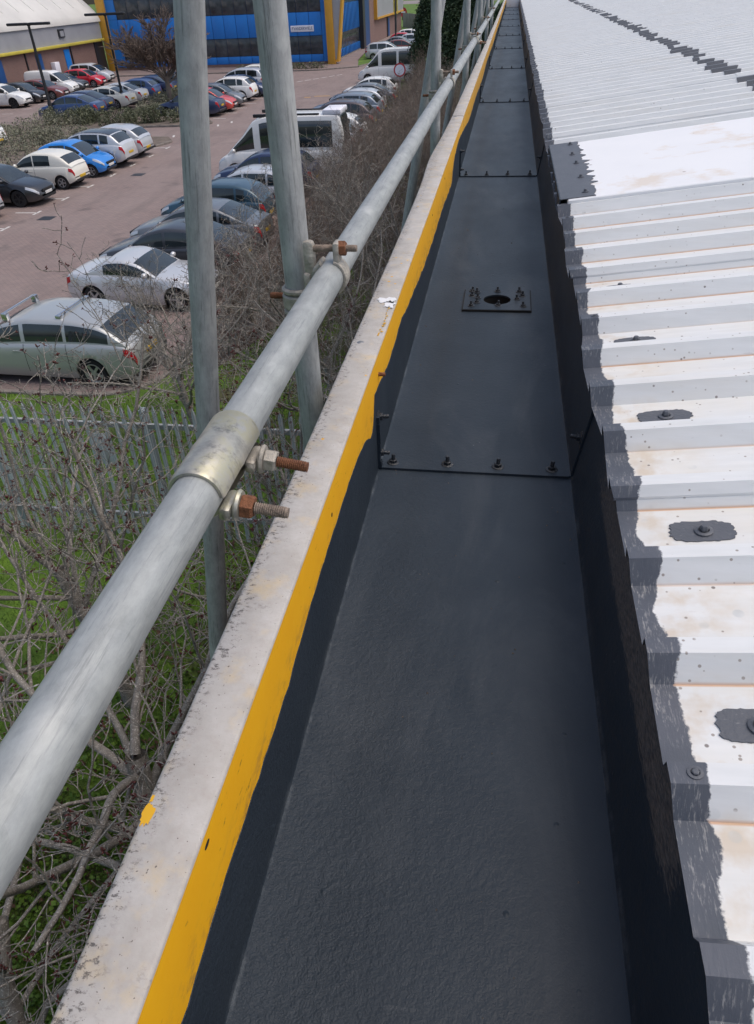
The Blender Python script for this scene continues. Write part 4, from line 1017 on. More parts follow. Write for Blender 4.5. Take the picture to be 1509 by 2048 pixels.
    for s in (1, -1):
        for (xa, xb) in c['sw']:
            f = lambda a, k, s=s, xa=xa, xb=xb: (lambda q: (q[0], s * q[1], q[2]))(gsurf(xa + (xb - xa) * a, .95 + 2.1 * k))
            out.append(('side_window', patch(f, 10, 4, .004, 'side_window'), ['car_glass']))
    for nm, (xa, xb) in (('windscreen', c['ws']), ('rear_window', c['rw'])):
        def f(a, k, xa=xa, xb=xb):
            x = xa + (xb - xa) * a; v = (k - .5) * 2; u = 7 - min(abs(v), 1) * 2.35
            q = gsurf(x, u); return (q[0], math.copysign(q[1], v) if abs(v) > 1e-6 else 0, q[2])
        out.append((nm, patch(f, 8, 12, .004, nm), ['car_glass']))
    big = kind in ('camper', 'small_van')
    if kind in ('estate', 'saloon'):
        for s in (1, -1):
            f = lambda a, k, s=s: (lambda q: (q[0], s * q[1], q[2]))(gsurf(c['sw'][0][0] - .03 + (c['sw'][-1][1] - c['sw'][0][0] + .06) * a, .80 + .14 * k))
            out.append(('window_trim', patch(f, 14, 1, .006, 'window_trim'), ['chrome']))
    xr0, xr1 = c['ws'][1] - .04, c['rw'][0] + .06
    def f(a, k):
        x = xr0 + (xr1 - xr0) * a; v = (k - .5) * 2; q = gsurf(x, 7 - abs(v) * 3.2); return (q[0], math.copysign(q[1], v) if abs(v) > 1e-6 else 0, q[2])
    out.append(('roof_panel', patch(f, 12, 14, .004, 'roof_panel'), ['paint_black']))
    for s in (1, -1):
        f = lambda a, k, s=s: (lambda q: (q[0], s * q[1], q[2]))(surf(h - .50 + .43 * a, 5.9 + .3 * a + (1.15 - .1 * a) * (k - .0) - .35 * (1 - k) * a))
        out.append(('headlight', patch(f, 7, 3, .005, 'headlight'), ['lamp_clear']))
        if big: g = lambda a, k, s=s: (-h - .004 + .04 * (1 - abs(2 * k - 1)) * 0, s * (W / 2 * .70 + .10 * a), .80 + .45 * k)
        else: g = lambda a, k, s=s: (lambda q: (q[0], s * q[1], q[2]))(surf(-h + .012 + .20 * a, 5.1 + .35 * a + (1.75 - .55 * a) * k))
        out.append(('tail_light', patch(g, 6, 3, .006, 'tail_light'), ['tail_red']))
    zp = .42 if not big else .5
    out.append(('number_plate', boxme((h - .004, -.26, zp - .02), (h + .012, .26, zp + .09), .003), ['number_white']))
    zq = .60 if kind in ('saloon', 'estate', 'suv') else .42
    out.append(('number_plate', boxme((-h - .014, -.26, zq - .02), (-h + .004, .26, zq + .09), .003), ['number_yellow']))
    out.append(('grille', boxme((h - .05, -.40, .50), (h + .006, .40, .62), .01), ['car_trim']))
    out.append(('lower_grille', boxme((h - .10, -.52, .24), (h + .004, .52, .35), .01), ['car_trim']))
    out.append(('rear_skirt', boxme((-h - .006, -W * .36, gc + .10), (-h + .12, W * .36, gc + .22), .01), ['car_trim']))
    for s in (1, -1):
        xm = c['sw'][0][0] - .06; zm = fl(xm) + .07; wm = fw(xm)
        bm = bmesh.new(); bmesh.ops.create_uvsphere(bm, u_segments=12, v_segments=8, radius=1, matrix=Matrix.Translation((xm, s * (wm + .06), zm + .02)) @ Matrix.Diagonal((.075, .105, .075, 1)))
        box(bm, (xm - .03, min(s * wm * .86, s * wm), zm - .05), (xm + .03, max(s * wm * .86, s * wm), zm + .0))
        out.append(('mirror', from_bm(bm, 'mirror', 40), ['P']))
        xd = c['sw'][0][1] + .14; q = surf(xd, 5.6)
        out.append(('door_handle', boxme((xd - .09, s * q[1] - .012, q[2] - .014), (xd + .09, s * q[1] + .016, q[2] + .014), .006), ['P']))
        seams = []
        for xd in ([c['sw'][0][0] + .04] + [q[1] - .045 for q in c['sw'][:2]]):
            if any(abs(xd - xa) < Ra + .03 for xa in c['ax']): continue
            seams.append(xd)
        if seams:
            bm = bmesh.new()
            for xd in seams:
                P = [surf(xd, u) for u in (3, 4, 5, 6, 7)]
                for a, e in zip(P, P[1:]):
                    vs = [bm.verts.new((xd + dx, s * (p[1] + .0025), p[2])) for p in (a, e) for dx in (-.006, .006)]
                    bm.faces.new((vs[0], vs[1], vs[3], vs[2]))
            out.append(('door_seam', from_bm(bm, 'door_seam'), ['car_trim']))
    return out, c
RIM = {}
def wheel_meshes(r, dark):
    key = (r, dark)
    if key not in RIM:
        w = .20; ry = Matrix.Rotation(R(90), 4, 'X')
        ty = lathe_me([(r * .66, -.09), (r * .93, -.10), (r, -.07), (r, .07), (r * .93, .10), (r * .66, .09), (r * .64, .05), (0, .04)], 26, 'tyre', 40, ry); ty.materials.append(M_['tyre'])
        bm = bmesh.new(); lathe(bm, [(r * .67, .088), (r * .66, .100), (r * .60, .096), (r * .585, .06)], 26, ry)
        lathe(bm, [(r * .18, .060), (r * .17, .092), (0, .096)], 14, ry)
        for k in range(5):
            box(bm, (r * .10, -.088, -r * .085), (r * .62, -.062, r * .085), 0, Matrix.Rotation(2 * math.pi * k / 5, 4, 'Y'))
        rm = from_bm(bm, 'rim', 40); rm.materials.append(M_['wheel_dark' if dark else 'wheel_alloy'])
        RIM[key] = (ty, rm)
    return RIM[key]
CARM = {}
def car(kind, col, x, y, face, label, darkwheel=False, roofcol=None, group='cars parked in the car park', yaw=0.0, bars=False, trim=False, scale=1.0, name=None):
    if kind not in CARM: CARM[kind] = car_meshes(kind)
    parts, c = CARM[kind]
    cat = 'van' if kind in ('small_van', 'camper') else 'car'
    t = tag(empty(name or ('parked_van' if cat == 'van' else 'parked_car'), (x, y, .016), (0, 0, (0 if face > 0 else math.pi) + R(yaw))), label, cat, group); t.scale = (scale,) * 3
    for nm, me, ms in parts:
        if nm == 'roof_panel' and not roofcol: continue
        if not me.materials:
            for q in ms: me.materials.append(M_['paint_white' if q == 'P' else q])
        o = link(nm, me, None, t)
        if ms[0] == 'P' and me.materials:
            o.material_slots[0].link = 'OBJECT'; o.material_slots[0].material = M_['paint_' + (roofcol if roofcol and nm == 'mirror' else col)]
    ty, rm = wheel_meshes(c['wr'], darkwheel)
    for xa in c['ax']:
        for s in (1, -1):
            w = link('wheel', ty, None, t, (xa, s * (c['W'] / 2 - .12), c['wr']), (0, R(random.uniform(0, 70)), 0 if s < 0 else math.pi)); link('rim', rm, None, w)
    return t
# the row of bays on the far side of the lane
G1 = 'cars parked in the row before the planted island'
car('hatch', 'silver', -21.6, 27.2, -1, 'silver hatchback cut by the left edge, rear toward the lane', group=G1)
car('saloon', 'black', -21.1, 29.95, 1, 'black hatchback with dark wheels, nose toward the lane, left of the cream car', True, group=G1)
car('mini', 'cream', -20.6, 33.0, -1, 'small cream white hatchback with rear toward the lane', group=G1)
car('mini', 'blue', -20.35, 35.4, 1, 'small bright blue hatchback parked nose out beside the cream car', group=G1)
t = car('suv', 'pale_silver', -20.6, 37.5, -1, 'pale silver crossover with a black roof, rear toward the lane', True, 'black', group=G1)
car('hatch', 'silver', -20.6, 39.9, -1, 'silver hatchback at the end of the row beside the low hedge', group=G1)
# the near row along the bare hedge
G2 = 'cars parked in the row along the bare hedge'
est = car('estate', 'sage', -9.95, 14.35, -1, 'pale green silver estate car with roof bars, nearest the palisade fence', group=G2, yaw=-2)
for x in (.55, -.75):
    bm = bmesh.new(); box(bm, (x - .03, -.60, 1.48), (x + .03, .60, 1.515), .01)
    for s in (-1, 1): box(bm, (x - .07, s * .57 - .05, 1.33), (x + .07, s * .57 + .06, 1.505), .02)
    o = link('roof_bar', from_bm(bm, 'roof_bar', 40), M_['chrome'], est)
car('coupe', 'pale_silver', -9.6, 18.8, 1, 'silver two door hardtop roadster with five spoke wheels behind the bare branches', group=G2, yaw=-2)
car('saloon', 'dark_grey', -9.7, 21.25, -1, 'dark grey saloon with chrome window line next to the silver roadster', group=G2)
car('saloon', 'grey', -9.8, 23.7, -1, 'grey black saloon second beyond the silver roadster', group=G2)
car('hatch', 'teal', -10.2, 26.6, -1, 'dark teal hatchback, bonnet showing left of the brace', group=G2)
car('hatch', 'silver', -9.7, 28.9, -1, 'silver hatchback glimpsed between the two nearest scaffold poles', group=G2)
car('suv', 'navy', -9.7, 31.4, -1, 'navy car in front of the white camper van', group=G2)
cv = car('camper', 'white', -9.75, 34.6, -1, 'white high roofed camper van with dark side windows and a black roof rail', group=G2)
for s in (-1, 1): link('roof_rail', boxme((-1.9, s * .70 - .05, 2.47), (1.0, s * .70 + .05, 2.60), .02), M_['car_trim'], cv)
link('roof_box', boxme((-2.85, -.75, 2.53), (-2.05, .75, 2.72), .04), M_['sign_white'], cv)
car('hatch', 'pale_silver', -9.3, 39.6, -1, 'pale silver hatchback hidden in twigs beyond the camper van', group=G2)
car('hatch', 'white', -9.3, 42.2, -1, 'white hatchback with a roof spoiler beyond the camper van', group=G2)
car('suv', 'plum', -9.6, 45.6, -1, 'brown plum estate with tall bright red tail lights', group=G2, scale=1.06)
car('suv', 'bluegrey', -9.7, 49.2, -1, 'silver blue off roader with black trim past the plum car', group=G2, scale=1.04)
car('hatch', 'silver', -9.8, 53.0, -1, 'silver hatchback, second before the white minibus', group=G2)
car('saloon', 'grey', -9.8, 56.2, -1, 'grey saloon with its nose toward the lane near the round sign', group=G2)
car('hatch', 'white', -9.9, 59.8, -1, 'white hatchback just in front of the white minibus', group=G2)
car('camper', 'white', -9.9, 71.5, -1, 'white minibus with dark windows beside the conifers', group=G2, scale=.97)
G3 = 'cars parked beyond the minibus by the brick block'
car('mpv', 'silver', -13.6, 93.5, 1, 'silver compact car with its wheel at the grass edge by the brick block', group=G3)
car('saloon', 'black', -14.2, 98.0, 1, 'dark green black saloon behind the silver compact car', group=G3)
car('hatch', 'brown_red', -12.4, 99.5, 1, 'dark red hatchback near the tall conifers', group=G3)
car('saloon', 'grey', -13.6, 106, 1, 'dark grey saloon in the far bay by the brick block', group=G3)
car('hatch', 'red', -13.8, 113, 1, 'red hatchback far off by the brick block', group=G3)
car('suv', 'white', -13.4, 118, 1, 'white crossover farthest along by the timber fence', group=G3)
car('hatch', 'silver', -12.2, 110, 1, 'silver hatchback far off beside the conifers', group=G3)
# behind the hedge and in front of the brick wing
G4 = 'cars parked around the brick wing'
car('hatch', 'white', -30.8, 42.6, -1, 'white car at the left edge with a red tail light, beyond the hedge', group=G4)
car('saloon', 'mid_blue', -30.4, 54.2, -1, 'blue saloon directly behind the planted strip', group=G4)
car('saloon', 'navy', -30.8, 56.4, -1, 'dark blue saloon behind the blue saloon', group=G4)
car('saloon', 'cream', -30.2, 58.9, -1, 'white saloon with red tail light beside the lamp post', group=G4)
car('saloon', 'silver', -30.2, 61.2, -1, 'silver saloon behind the white saloon and lamp post', group=G4)
car('hatch', 'mid_blue', -29.8, 63.6, -1, 'blue hatchback left of the bare tree', group=G4)
car('saloon', 'navy', -29.6, 66.0, -1, 'navy saloon in front of the blue building, left of the tree', group=G4)
car('hatch', 'dark_grey', -29.4, 68.5, -1, 'dark car with pale roof at the back of the bay row', group=G4)
G5 = 'cars parked nose out in front of the brick wing'
car('hatch', 'brown_red', -41.4, 57.6, 1, 'red brown hatchback at the left edge in front of the wing', group=G5)
car('suv', 'white', -39.8, 60.9, 1, 'white crossover with dark wheels at the left, nose out', True, group=G5)
car('hatch', 'black', -39.7, 63.4, 1, 'black hatchback between the white crossover and the red brown car', group=G5)
car('saloon', 'brown_red', -39.3, 65.8, 1, 'red brown saloon in front of the white panel van', group=G5)
car('small_van', 'white', -39.9, 68.9, 1, 'white panel van in front of the brick wing', group=G5)
car('saloon', 'dark_grey', -40.2, 71.2, 1, 'dark saloon tucked between the white van and the red hatchback', group=G5)
car('hatch', 'red', -39.6, 74.2, 1, 'bright red hatchback in front of the brick wing', group=G5)
car('mpv', 'pale_silver', -40.8, 78.2, 1, 'pale silver people carrier beyond the red hatchback', group=G5)
G6 = 'cars parked past the low hedge by the blue building'
car('saloon', 'navy', -21.5, 54.0, -1, 'dark blue saloon beside the trunk of the bare tree', group=G6)
car('hatch', 'coral', -20.9, 55.9, 1, 'coral red hatchback half hidden by the leaning brace', group=G6)
car('hatch', 'grey', -21.0, 58.4, 1, 'grey hatchback between the scaffold poles', group=G6)
car('suv', 'white', -21.2, 61.4, -1, 'white crossover with red tail lights between the scaffold poles', group=G6)
car('hatch', 'navy', -20.8, 64.0, 1, 'navy car nose out beside the white crossover', group=G6)
car('mpv', 'silver', -22.2, 68.0, -1, 'silver people carrier in front of the blue building', group=G6)
car('suv', 'cream', -22.2, 71.2, -1, 'white roofed car farthest back before the blue building', group=G6)

# ================================================================== vegetation
def tubes_me(name, paths, m, sides=lambda r: 6 if r > .03 else (4 if r > .008 else 3), sm=True):
    VV, FF, off_ = [], [], 0
    for P, Rr in paths:
        P = np.asarray(P, float); Rr = np.asarray(Rr, float); n = len(P); k = sides(Rr[0])
        T = np.gradient(P, axis=0); T /= np.linalg.norm(T, axis=1)[:, None] + 1e-9
        ref = np.array([0, 0, 1.]) if abs(T[0, 2]) < .9 else np.array([1., 0, 0])
        A = np.cross(T, ref); A /= np.linalg.norm(A, axis=1)[:, None] + 1e-9; B = np.cross(T, A)
        a = np.arange(k) * 2 * np.pi / k
        ring = P[:, None, :] + Rr[:, None, None] * (np.cos(a)[None, :, None] * A[:, None, :] + np.sin(a)[None, :, None] * B[:, None, :])
        VV.append(ring.reshape(-1, 3))
        i = np.arange(n - 1)[:, None] * k + np.arange(k)[None, :]; i2 = np.arange(n - 1)[:, None] * k + (np.arange(k)[None, :] + 1) % k
        FF.append(np.stack([i, i2, i2 + k, i + k], -1).reshape(-1, 4) + off_); off_ += n * k
    V = np.concatenate(VV); F = np.concatenate(FF)
    return quads_me(name, V, F, m, sm)
def quads_me(name, V, F, m, sm=False):
    me = bpy.data.meshes.new(name); nv, nf, q = len(V), len(F), F.shape[1]
    me.vertices.add(nv); me.vertices.foreach_set('co', np.ascontiguousarray(V, np.float32).ravel())
    me.loops.add(nf * q); me.loops.foreach_set('vertex_index', np.ascontiguousarray(F, np.int32).ravel())
    me.polygons.add(nf); me.polygons.foreach_set('loop_start', np.arange(0, nf * q, q, dtype=np.int32))
    try: me.polygons.foreach_set('loop_total', np.full(nf, q, np.int32))
    except Exception: pass
    if sm: me.polygons.foreach_set('use_smooth', np.ones(nf, bool))
    me.update(calc_edges=True); me.validate()
    if m is not None: me.materials.append(m)
    return me
def grow(rs, p, d, L, r, lev, cfg, out, tips):
    n = cfg['seg'][lev]; P = [np.array(p, float)]; d = np.array(d, float); D = [d.copy()]
    for i in range(n):
        d = d + rs.normal(0, cfg['wig'][lev], 3) + np.array([0, 0, cfg['up'][lev]]); d /= np.linalg.norm(d)
        P.append(P[-1] + d * L / n); D.append(d.copy())
    tr = cfg['taper'][lev]; Rr = r * (1 - (1 - tr) * np.linspace(0, 1, n + 1))
    out.append((lev, np.array(P), Rr))
    if lev + 1 >= len(cfg['seg']): tips.append((P[-1], D[-1])); return
    k = cfg['kids'][lev]; k = k if isinstance(k, int) else rs.randint(k[0], k[1] + 1); ph = rs.uniform(0, 6.28)
    for c in range(k):
        t = cfg['t0'][lev] + (1 - cfg['t0'][lev]) * (c + rs.uniform(.2, 1)) / k; t = min(t, 1.0)
        i = min(int(t * n), n - 1); f = t * n - i; q = P[i] * (1 - f) + P[i + 1] * f; dd = D[min(i + 1, n)]
        ph += 2.4 + rs.normal(0, .5); a = np.radians(rs.uniform(*cfg['ang'][lev]))
        ref = np.array([0, 0, 1.]) if abs(dd[2]) < .9 else np.array([1., 0, 0])
        u = np.cross(dd, ref); u /= np.linalg.norm(u); v = np.cross(dd, u)
        nd = dd * math.cos(a) + (u * math.cos(ph) + v * math.sin(ph)) * math.sin(a)
        grow(rs, q, nd, L * cfg['len'][lev] * rs.uniform(.65, 1.2) * (1 - .35 * t), max(Rr[min(i + 1, n)] * cfg['rad'][lev] * rs.uniform(.75, 1.1), .0016), lev + 1, cfg, out, tips)
    tips.append((P[-1], D[-1]))
TREE = dict(seg=[5, 8, 7, 6, 4], wig=[.09, .12, .17, .20, .2], up=[.03, .05, .05, .06, .08], taper=[.75, .36, .35, .4, .5], kids=[(9, 11), (7, 8), (5, 7), (3, 5)], t0=[.35, .16, .18, .25], ang=[(20, 74), (28, 66), (30, 65), (30, 70)], len=[1.72, .58, .50, .46], rad=[.50, .50, .52, .62])
def near_tree(name, base, lean, H0, r0, seed, label, top=5.4, spread=1.0, cfg=TREE, buds=True, group='bare trees by the fence'):
    rs = np.random.RandomState(seed); out, tips = [], []
    d = np.array(lean, float); d /= np.linalg.norm(d)
    grow(rs, (0, 0, -.1), d, H0, r0, 0, cfg, out, tips)
    k = top / max(P[:, 2].max() for l, P, Q in out); sc = np.array([k * spread, k * spread, k])
    out = [(l, P * sc, np.maximum(Q * (1 if l < 3 else 1.55), .0036)) for l, P, Q in out]; tips = [(p * sc, d) for p, d in tips]
    t = tag(empty(name, base), label, 'tree', group)
    link('trunk', tubes_me('trunk', [(P, Q) for l, P, Q in out if l == 0], M_['lichened_bark'], lambda r: 12), None, t)
    for l, P, Q in out:
        if l == 1: link('limb', tubes_me('limb', [(P, Q)], M_['lichened_bark'], lambda r: 8), None, t)
    tag(link('branches', tubes_me('branches', [(P, Q) for l, P, Q in out if l == 2], M_['lichened_bark'], lambda r: 5), None, t), kind='stuff')
    tag(link('twigs', tubes_me('twigs', [(P, Q) for l, P, Q in out if l > 2], M_['lichened_bark'], lambda r: 4 if r > .004 else 3), None, t), kind='stuff')
    if buds:
        V, F = [], []
        for p, d in tips:
            if rs.rand() < .62: continue
            m_ = rs.randint(4, 9); sc = rs.uniform(.7, 1.75)
            for k in range(m_):
                a = d * .8 + rs.normal(0, .65, 3); a /= np.linalg.norm(a); u = np.cross(a, rs.normal(0, 1, 3)); u /= np.linalg.norm(u) + 1e-9; v = np.cross(a, u)
                q = p - d * rs.uniform(0, .03) ; Lb = .022 * sc * rs.uniform(.6, 1.2); wb = .0048 * sc; b = len(V)
                V += [q, q + a * Lb * .55 + u * wb, q + a * Lb * .55 - u * wb * .5 + v * wb * .87, q + a * Lb * .55 - u * wb * .5 - v * wb * .87, q + a * Lb]
                F += [(b, b + 1, b + 2), (b, b + 2, b + 3), (b, b + 3, b + 1), (b + 4, b + 2, b + 1), (b + 4, b + 3, b + 2), (b + 4, b + 1, b + 3)]
        tag(link('buds', quads_me('buds', np.array(V), np.array(F), M_['bud_red']), None, t), kind='stuff')
    return t
near_tree('bare_tree', (-2.45, 2.7, 0), (-.06, .10, 1), 2.1, .11, 4, 'bare lichen covered tree with red buds, nearest, lower left behind the guard rail', 5.35, 1.05)
near_tree('bare_tree', (-4.1, 5.2, 0), (-.08, .08, 1), 2.0, .09, 9, 'bare lichened tree with upright shoots in front of the palisade fence', 5.5, 1.0)
near_tree('bare_tree', (-3.0, 1.5, 0), (-.02, .06, 1), 1.6, .075, 66, 'lower bare tree at the bottom left corner below the guard rail', 4.3, 1.25)
near_tree('bare_tree', (-1.9, 5.9, 0), (.0, .10, 1), 1.8, .08, 14, 'bare tree in front of the fence beside the nearest upright pole', 4.9, .85)
near_tree('bare_tree', (-2.4, 10.8, 0), (-.10, .10, 1), 1.8, .08, 21, 'bare tree just beyond the palisade fence near the estate car', 4.9, 1.0, buds=False)
near_tree('bare_tree', (-5.4, 11.3, 0), (-.05, .1, 1), 1.5, .065, 33, 'small bare tree on the grass behind the estate car', 3.9, 1.1, buds=False)
near_tree('bare_tree', (-4.6, 15.2, 0), (-.05, .1, 1), 1.6, .065, 41, 'bare tree at the near end of the shrub mass, beside the silver roadster', 4.1, 1.1, buds=False)
near_tree('bare_tree', (-1.8, 15.5, 0), (-.05, .1, 1), 1.6, .065, 47, 'bare tree close under the guard rail at the near end of the shrub mass', 4.6, 1.0, buds=False)
near_tree('bare_tree', (-4.0, 20.5, 0), (-.05, .1, 1), 1.6, .065, 52, 'bare pale branched tree standing up out of the shrub mass beyond the roadster', 4.3, 1.1, buds=False)

# fan shaped bare tree in the island, fine upswept twigs
FAN = dict(seg=[3, 6, 6, 5, 4], wig=[.03, .05, .07, .09, .1], up=[.0, .03, .04, .05, .05], taper=[.8, .4, .4, .5, .6], kids=[13, 10, 9, 7], t0=[.72, .2, .15, .2], ang=[(14, 52), (14, 34), (14, 32), (14, 34)], len=[1.75, .62, .62, .6], rad=[.5, .55, .55, .7])
rs = np.random.RandomState(5); out, tips = [], []
grow(rs, (0, 0, 0), np.array([.03, 0, 1.]), 2.3, .15, 0, FAN, out, tips)
zz = 6.4 / max(P[:, 2].max() for l, P, Q in out)
out = [(l, P * np.array([zz * 1.45, zz * 1.45, zz]), Q) for l, P, Q in out]
for i in range(len(out)):
    l, P, Q = out[i]; out[i] = (l, P, np.maximum(Q * 1.3, .017 if l > 2 else .026))
ft = tag(empty('bare_tree', (-24.7, 58.2, 0)), 'bare fan shaped tree in front of the blue building', 'tree')
link('trunk', tubes_me('trunk', [(P, Q) for l, P, Q in out if l == 0], M_['twig_brown'], lambda r: 10), None, ft)
for l, P, Q in out:
    if l == 1: link('limb', tubes_me('limb', [(P, Q)], M_['twig_brown'], lambda r: 6), None, ft)
tag(link('twigs', tubes_me('twigs', [(P, Q) for l, P, Q in out if l > 1], M_['twig_red'], lambda r: 3), None, ft), kind='stuff')

# bare shrubs massed between the car row and the warehouse: five grown shapes, copied one by one
SHR = dict(seg=[6, 6, 5, 4], wig=[.12, .17, .2, .22], up=[.04, .05, .06, .06], taper=[.35, .35, .4, .5], kids=[(6, 8), (5, 7), (3, 5)], t0=[.18, .15, .2], ang=[(22, 55), (28, 62), (30, 65)], len=[.55, .55, .5], rad=[.6, .6, .65])
SH = []
for sd_ in range(5):
    rs = np.random.RandomState(60 + sd_); out, tips = [], []
    for k in range(9):
        a = rs.uniform(0, 6.28); d = np.array([math.cos(a) * rs.uniform(.1, .65), math.sin(a) * rs.uniform(.1, .65), 1.]); d /= np.linalg.norm(d)
        grow(rs, (.25 * math.cos(a), .25 * math.sin(a), -.05), d, rs.uniform(1.7, 2.5), rs.uniform(.016, .028), 0, SHR, out, tips)
    for i in range(len(out)): l, P, Q = out[i]; out[i] = (l, P, np.maximum(Q, .0032))
    stem = tubes_me('stems', [(P, Q) for l, P, Q in out if l == 0], M_['lichened_bark'], lambda r: 5)
    tw = tubes_me('twigs', [(P, Q) for l, P, Q in out if l > 0], M_['twig_brown' if sd_ % 2 else 'twig_red'], lambda r: 3)
    SH.append((stem, tw))
rs = np.random.RandomState(77); ns = 0
for row, (xa, w) in enumerate(((-6.2, .5), (-4.9, .7), (-3.5, .8), (-2.2, .7))):
    y = 15.5 + row * .6 + (4 if row == 3 else 0)
    while y < (62 if row < 3 else 50):
        st, tw = SH[rs.randint(5)]
        t = tag(empty('bare_shrub', (xa + rs.uniform(-w, w), y, 0), (rs.normal(0, .05), rs.normal(0, .05), rs.uniform(0, 6.28))), 'bare brown shrub in the tangled mass between the parked cars and the guard rail', 'shrub', 'bare shrubs along the car row')
        t.scale = (rs.uniform(.85, 1.2), rs.uniform(.85, 1.2), rs.uniform(.75, 1.12) * (1 if row else .85))
        link('stems', st, None, t); tag(link('twigs', tw, None, t), kind='stuff'); ns += 1
        y += rs.uniform(1.3, 2.1) * (1 + y / 90)

for k in range(9):
    st, tw = SH[k % 5]; t = tag(empty('bare_shrub', (-1.3 - .75 * (k % 3) + rs.uniform(-.2, .2), 11.2 + .95 * k, 0), (0, 0, rs.uniform(0, 6.28))), 'bare brown shrub close under the guard rail, beyond the fence', 'shrub', 'bare shrubs close under the guard rail')
    link('stems', st, None, t); tag(link('twigs', tw, None, t), kind='stuff')
# leafy shrubs and conifers made of leaf clumps
def leaf_cloud(name, pts, size, m, rs, aspect=.5):
    """pts: leaf positions; each a bent two-triangle leaf with its own direction"""
    n = len(pts); a = rs.normal(0, 1, (n, 3)); a[:, 2] += .35; a /= np.linalg.norm(a, axis=1)[:, None]
    b = np.cross(a, rs.normal(0, 1, (n, 3))); b /= np.linalg.norm(b, axis=1)[:, None]; s = size * rs.uniform(.6, 1.3, (n, 1))
    V = np.stack([pts - a * s * .5, pts + b * s * aspect * .5 + np.cross(a, b) * s * .08, pts + a * s * .5, pts - b * s * aspect * .5 + np.cross(a, b) * s * .08], 1).reshape(-1, 3)
    return quads_me(name, V, np.arange(4 * n).reshape(n, 4), m)
def hedge(name, poly, hfun, n, leaf, m, label, seed, group='low leafy hedges in the planted islands'):
    """a hedge along a centre line: dense clumps with an uneven top"""
    rs = np.random.RandomState(seed); P = np.array([q[:2] for q in poly], float); Wd = np.array([q[2] for q in poly], float)
    sl = np.linalg.norm(np.diff(P, axis=0), axis=1); cum = np.concatenate([[0], np.cumsum(sl)])
    nc = int(cum[-1] / .28 * 1.4); C = []
    for i in range(nc):
        s = rs.uniform(0, cum[-1]); x = np.interp(s, cum, P[:, 0]); y = np.interp(s, cum, P[:, 1]); w = np.interp(s, cum, Wd)
        k = min(np.searchsorted(cum, s, 'right') - 1, len(sl) - 1); t = (P[k + 1] - P[k]) / sl[k]; nn = np.array([-t[1], t[0]]); o = rs.uniform(-1, 1)
        h = hfun(x, y) * (1 - .35 * abs(o) ** 2) * rs.uniform(.75, 1.12); C.append((x + nn[0] * o * w, y + nn[1] * o * w, h))
    C = np.array(C); pts = []
    per = max(6, n // len(C))
    for x, y, h in C:
        u = rs.normal(0, 1, (per, 3)); u /= np.linalg.norm(u, axis=1)[:, None]; rr = rs.uniform(.55, 1.0, (per, 1)) ** .5
        q = u * rr * np.array([.42, .42, h * .52]) + np.array([x, y, h * .5]); q[:, 2] = np.maximum(q[:, 2], .03); pts.append(q)
    pts = np.concatenate(pts); c = P.mean(0)
    t = tag(empty(name, (c[0], c[1], 0)), label, 'hedge', group)
    tag(link('foliage', leaf_cloud('foliage', pts - np.array([c[0], c[1], 0]), leaf, M_[m], rs), None, t), kind='stuff')
    st = [(np.array([[x, y, 0], [x + rs.normal(0, .1), y + rs.normal(0, .1), h * .5], [x + rs.normal(0, .2), y + rs.normal(0, .2), h * .9]]) - np.array([c[0], c[1], 0]), np.array([.02, .015, .008])) for x, y, h in C[::3]]
    tag(link('stems', tubes_me('stems', st, M_['twig_brown'], lambda r: 4), None, t), kind='stuff')
    return t
sheet('island_bed', [(-23.4, 24), (-27.6, 24), (-30.6, 40), (-33, 52), (-31, 54), (-26.2, 51.6), (-24.4, 45.4), (-19.6, 45.0), (-18.9, 43.8), (-19.4, 42.3), (-23.2, 42)], .13, M_['mulch'])
sheet('island_bed', [(-27, 49.2), (-19.3, 49.4), (-18.8, 50.4), (-19.3, 51.4), (-22, 51.9), (-24, 62), (-25.5, 66), (-27, 66), (-26.6, 52.4)], .134, M_['mulch'])
for a, b in (((-23.3, 42.0), (-19.6, 42.2)), ((-19.3, 42.3), (-18.9, 43.7)), ((-19.0, 43.9), (-19.7, 45.0)), ((-19.8, 45.05), (-24.3, 45.4)), ((-24.4, 45.5), (-25.6, 49.2)), ((-25.4, 49.2), (-19.4, 49.4)), ((-19.2, 49.5), (-18.8, 50.4)), ((-18.85, 50.5), (-19.3, 51.4)), ((-23.3, 24), (-23.3, 42))): kerb_run(a, b)
hedge('hedge', [(-25.5, 24, 1.4), (-26.3, 33, 1.7), (-27.2, 40, 2.0), (-28.8, 46, 2.2), (-30.2, 51.2, 1.7)], lambda x, y: 1.15, 16000, .12, 'hedge_leaf', 'pale grey green hedge behind the row with the cream and blue cars', 1)
hedge('hedge', [(-27.5, 43.6, 1.4), (-24, 43.6, 1.25), (-20.2, 43.6, .9)], lambda x, y: 1.05, 8000, .11, 'hedge_leaf', 'rounded grey green hedge end beyond the silver hatchback', 2)
hedge('hedge', [(-30.5, 51.6, 1.1), (-26.8, 50.6, 1.1), (-23, 50.5, .95), (-19.6, 50.4, .7)], lambda x, y: 1.15, 13000, .12, 'hedge_leaf_dark', 'darker clipped hedge across the lane in front of the blue saloon', 3)
hedge('hedge', [(-24.8, 53, 1.0), (-25.2, 59, 1.0), (-25.8, 65, .8)], lambda x, y: 1.1, 9000, .13, 'hedge_leaf', 'grey green hedge running back beside the fan shaped tree', 4)
hedge('hedge', [(-27.5, 83.8, .5), (-22, 84.4, .5), (-18.6, 84.6, .35)], lambda x, y: .8, 3000, .14, 'hedge_leaf_dark', 'small dark planting along the front of the blue building', 6)
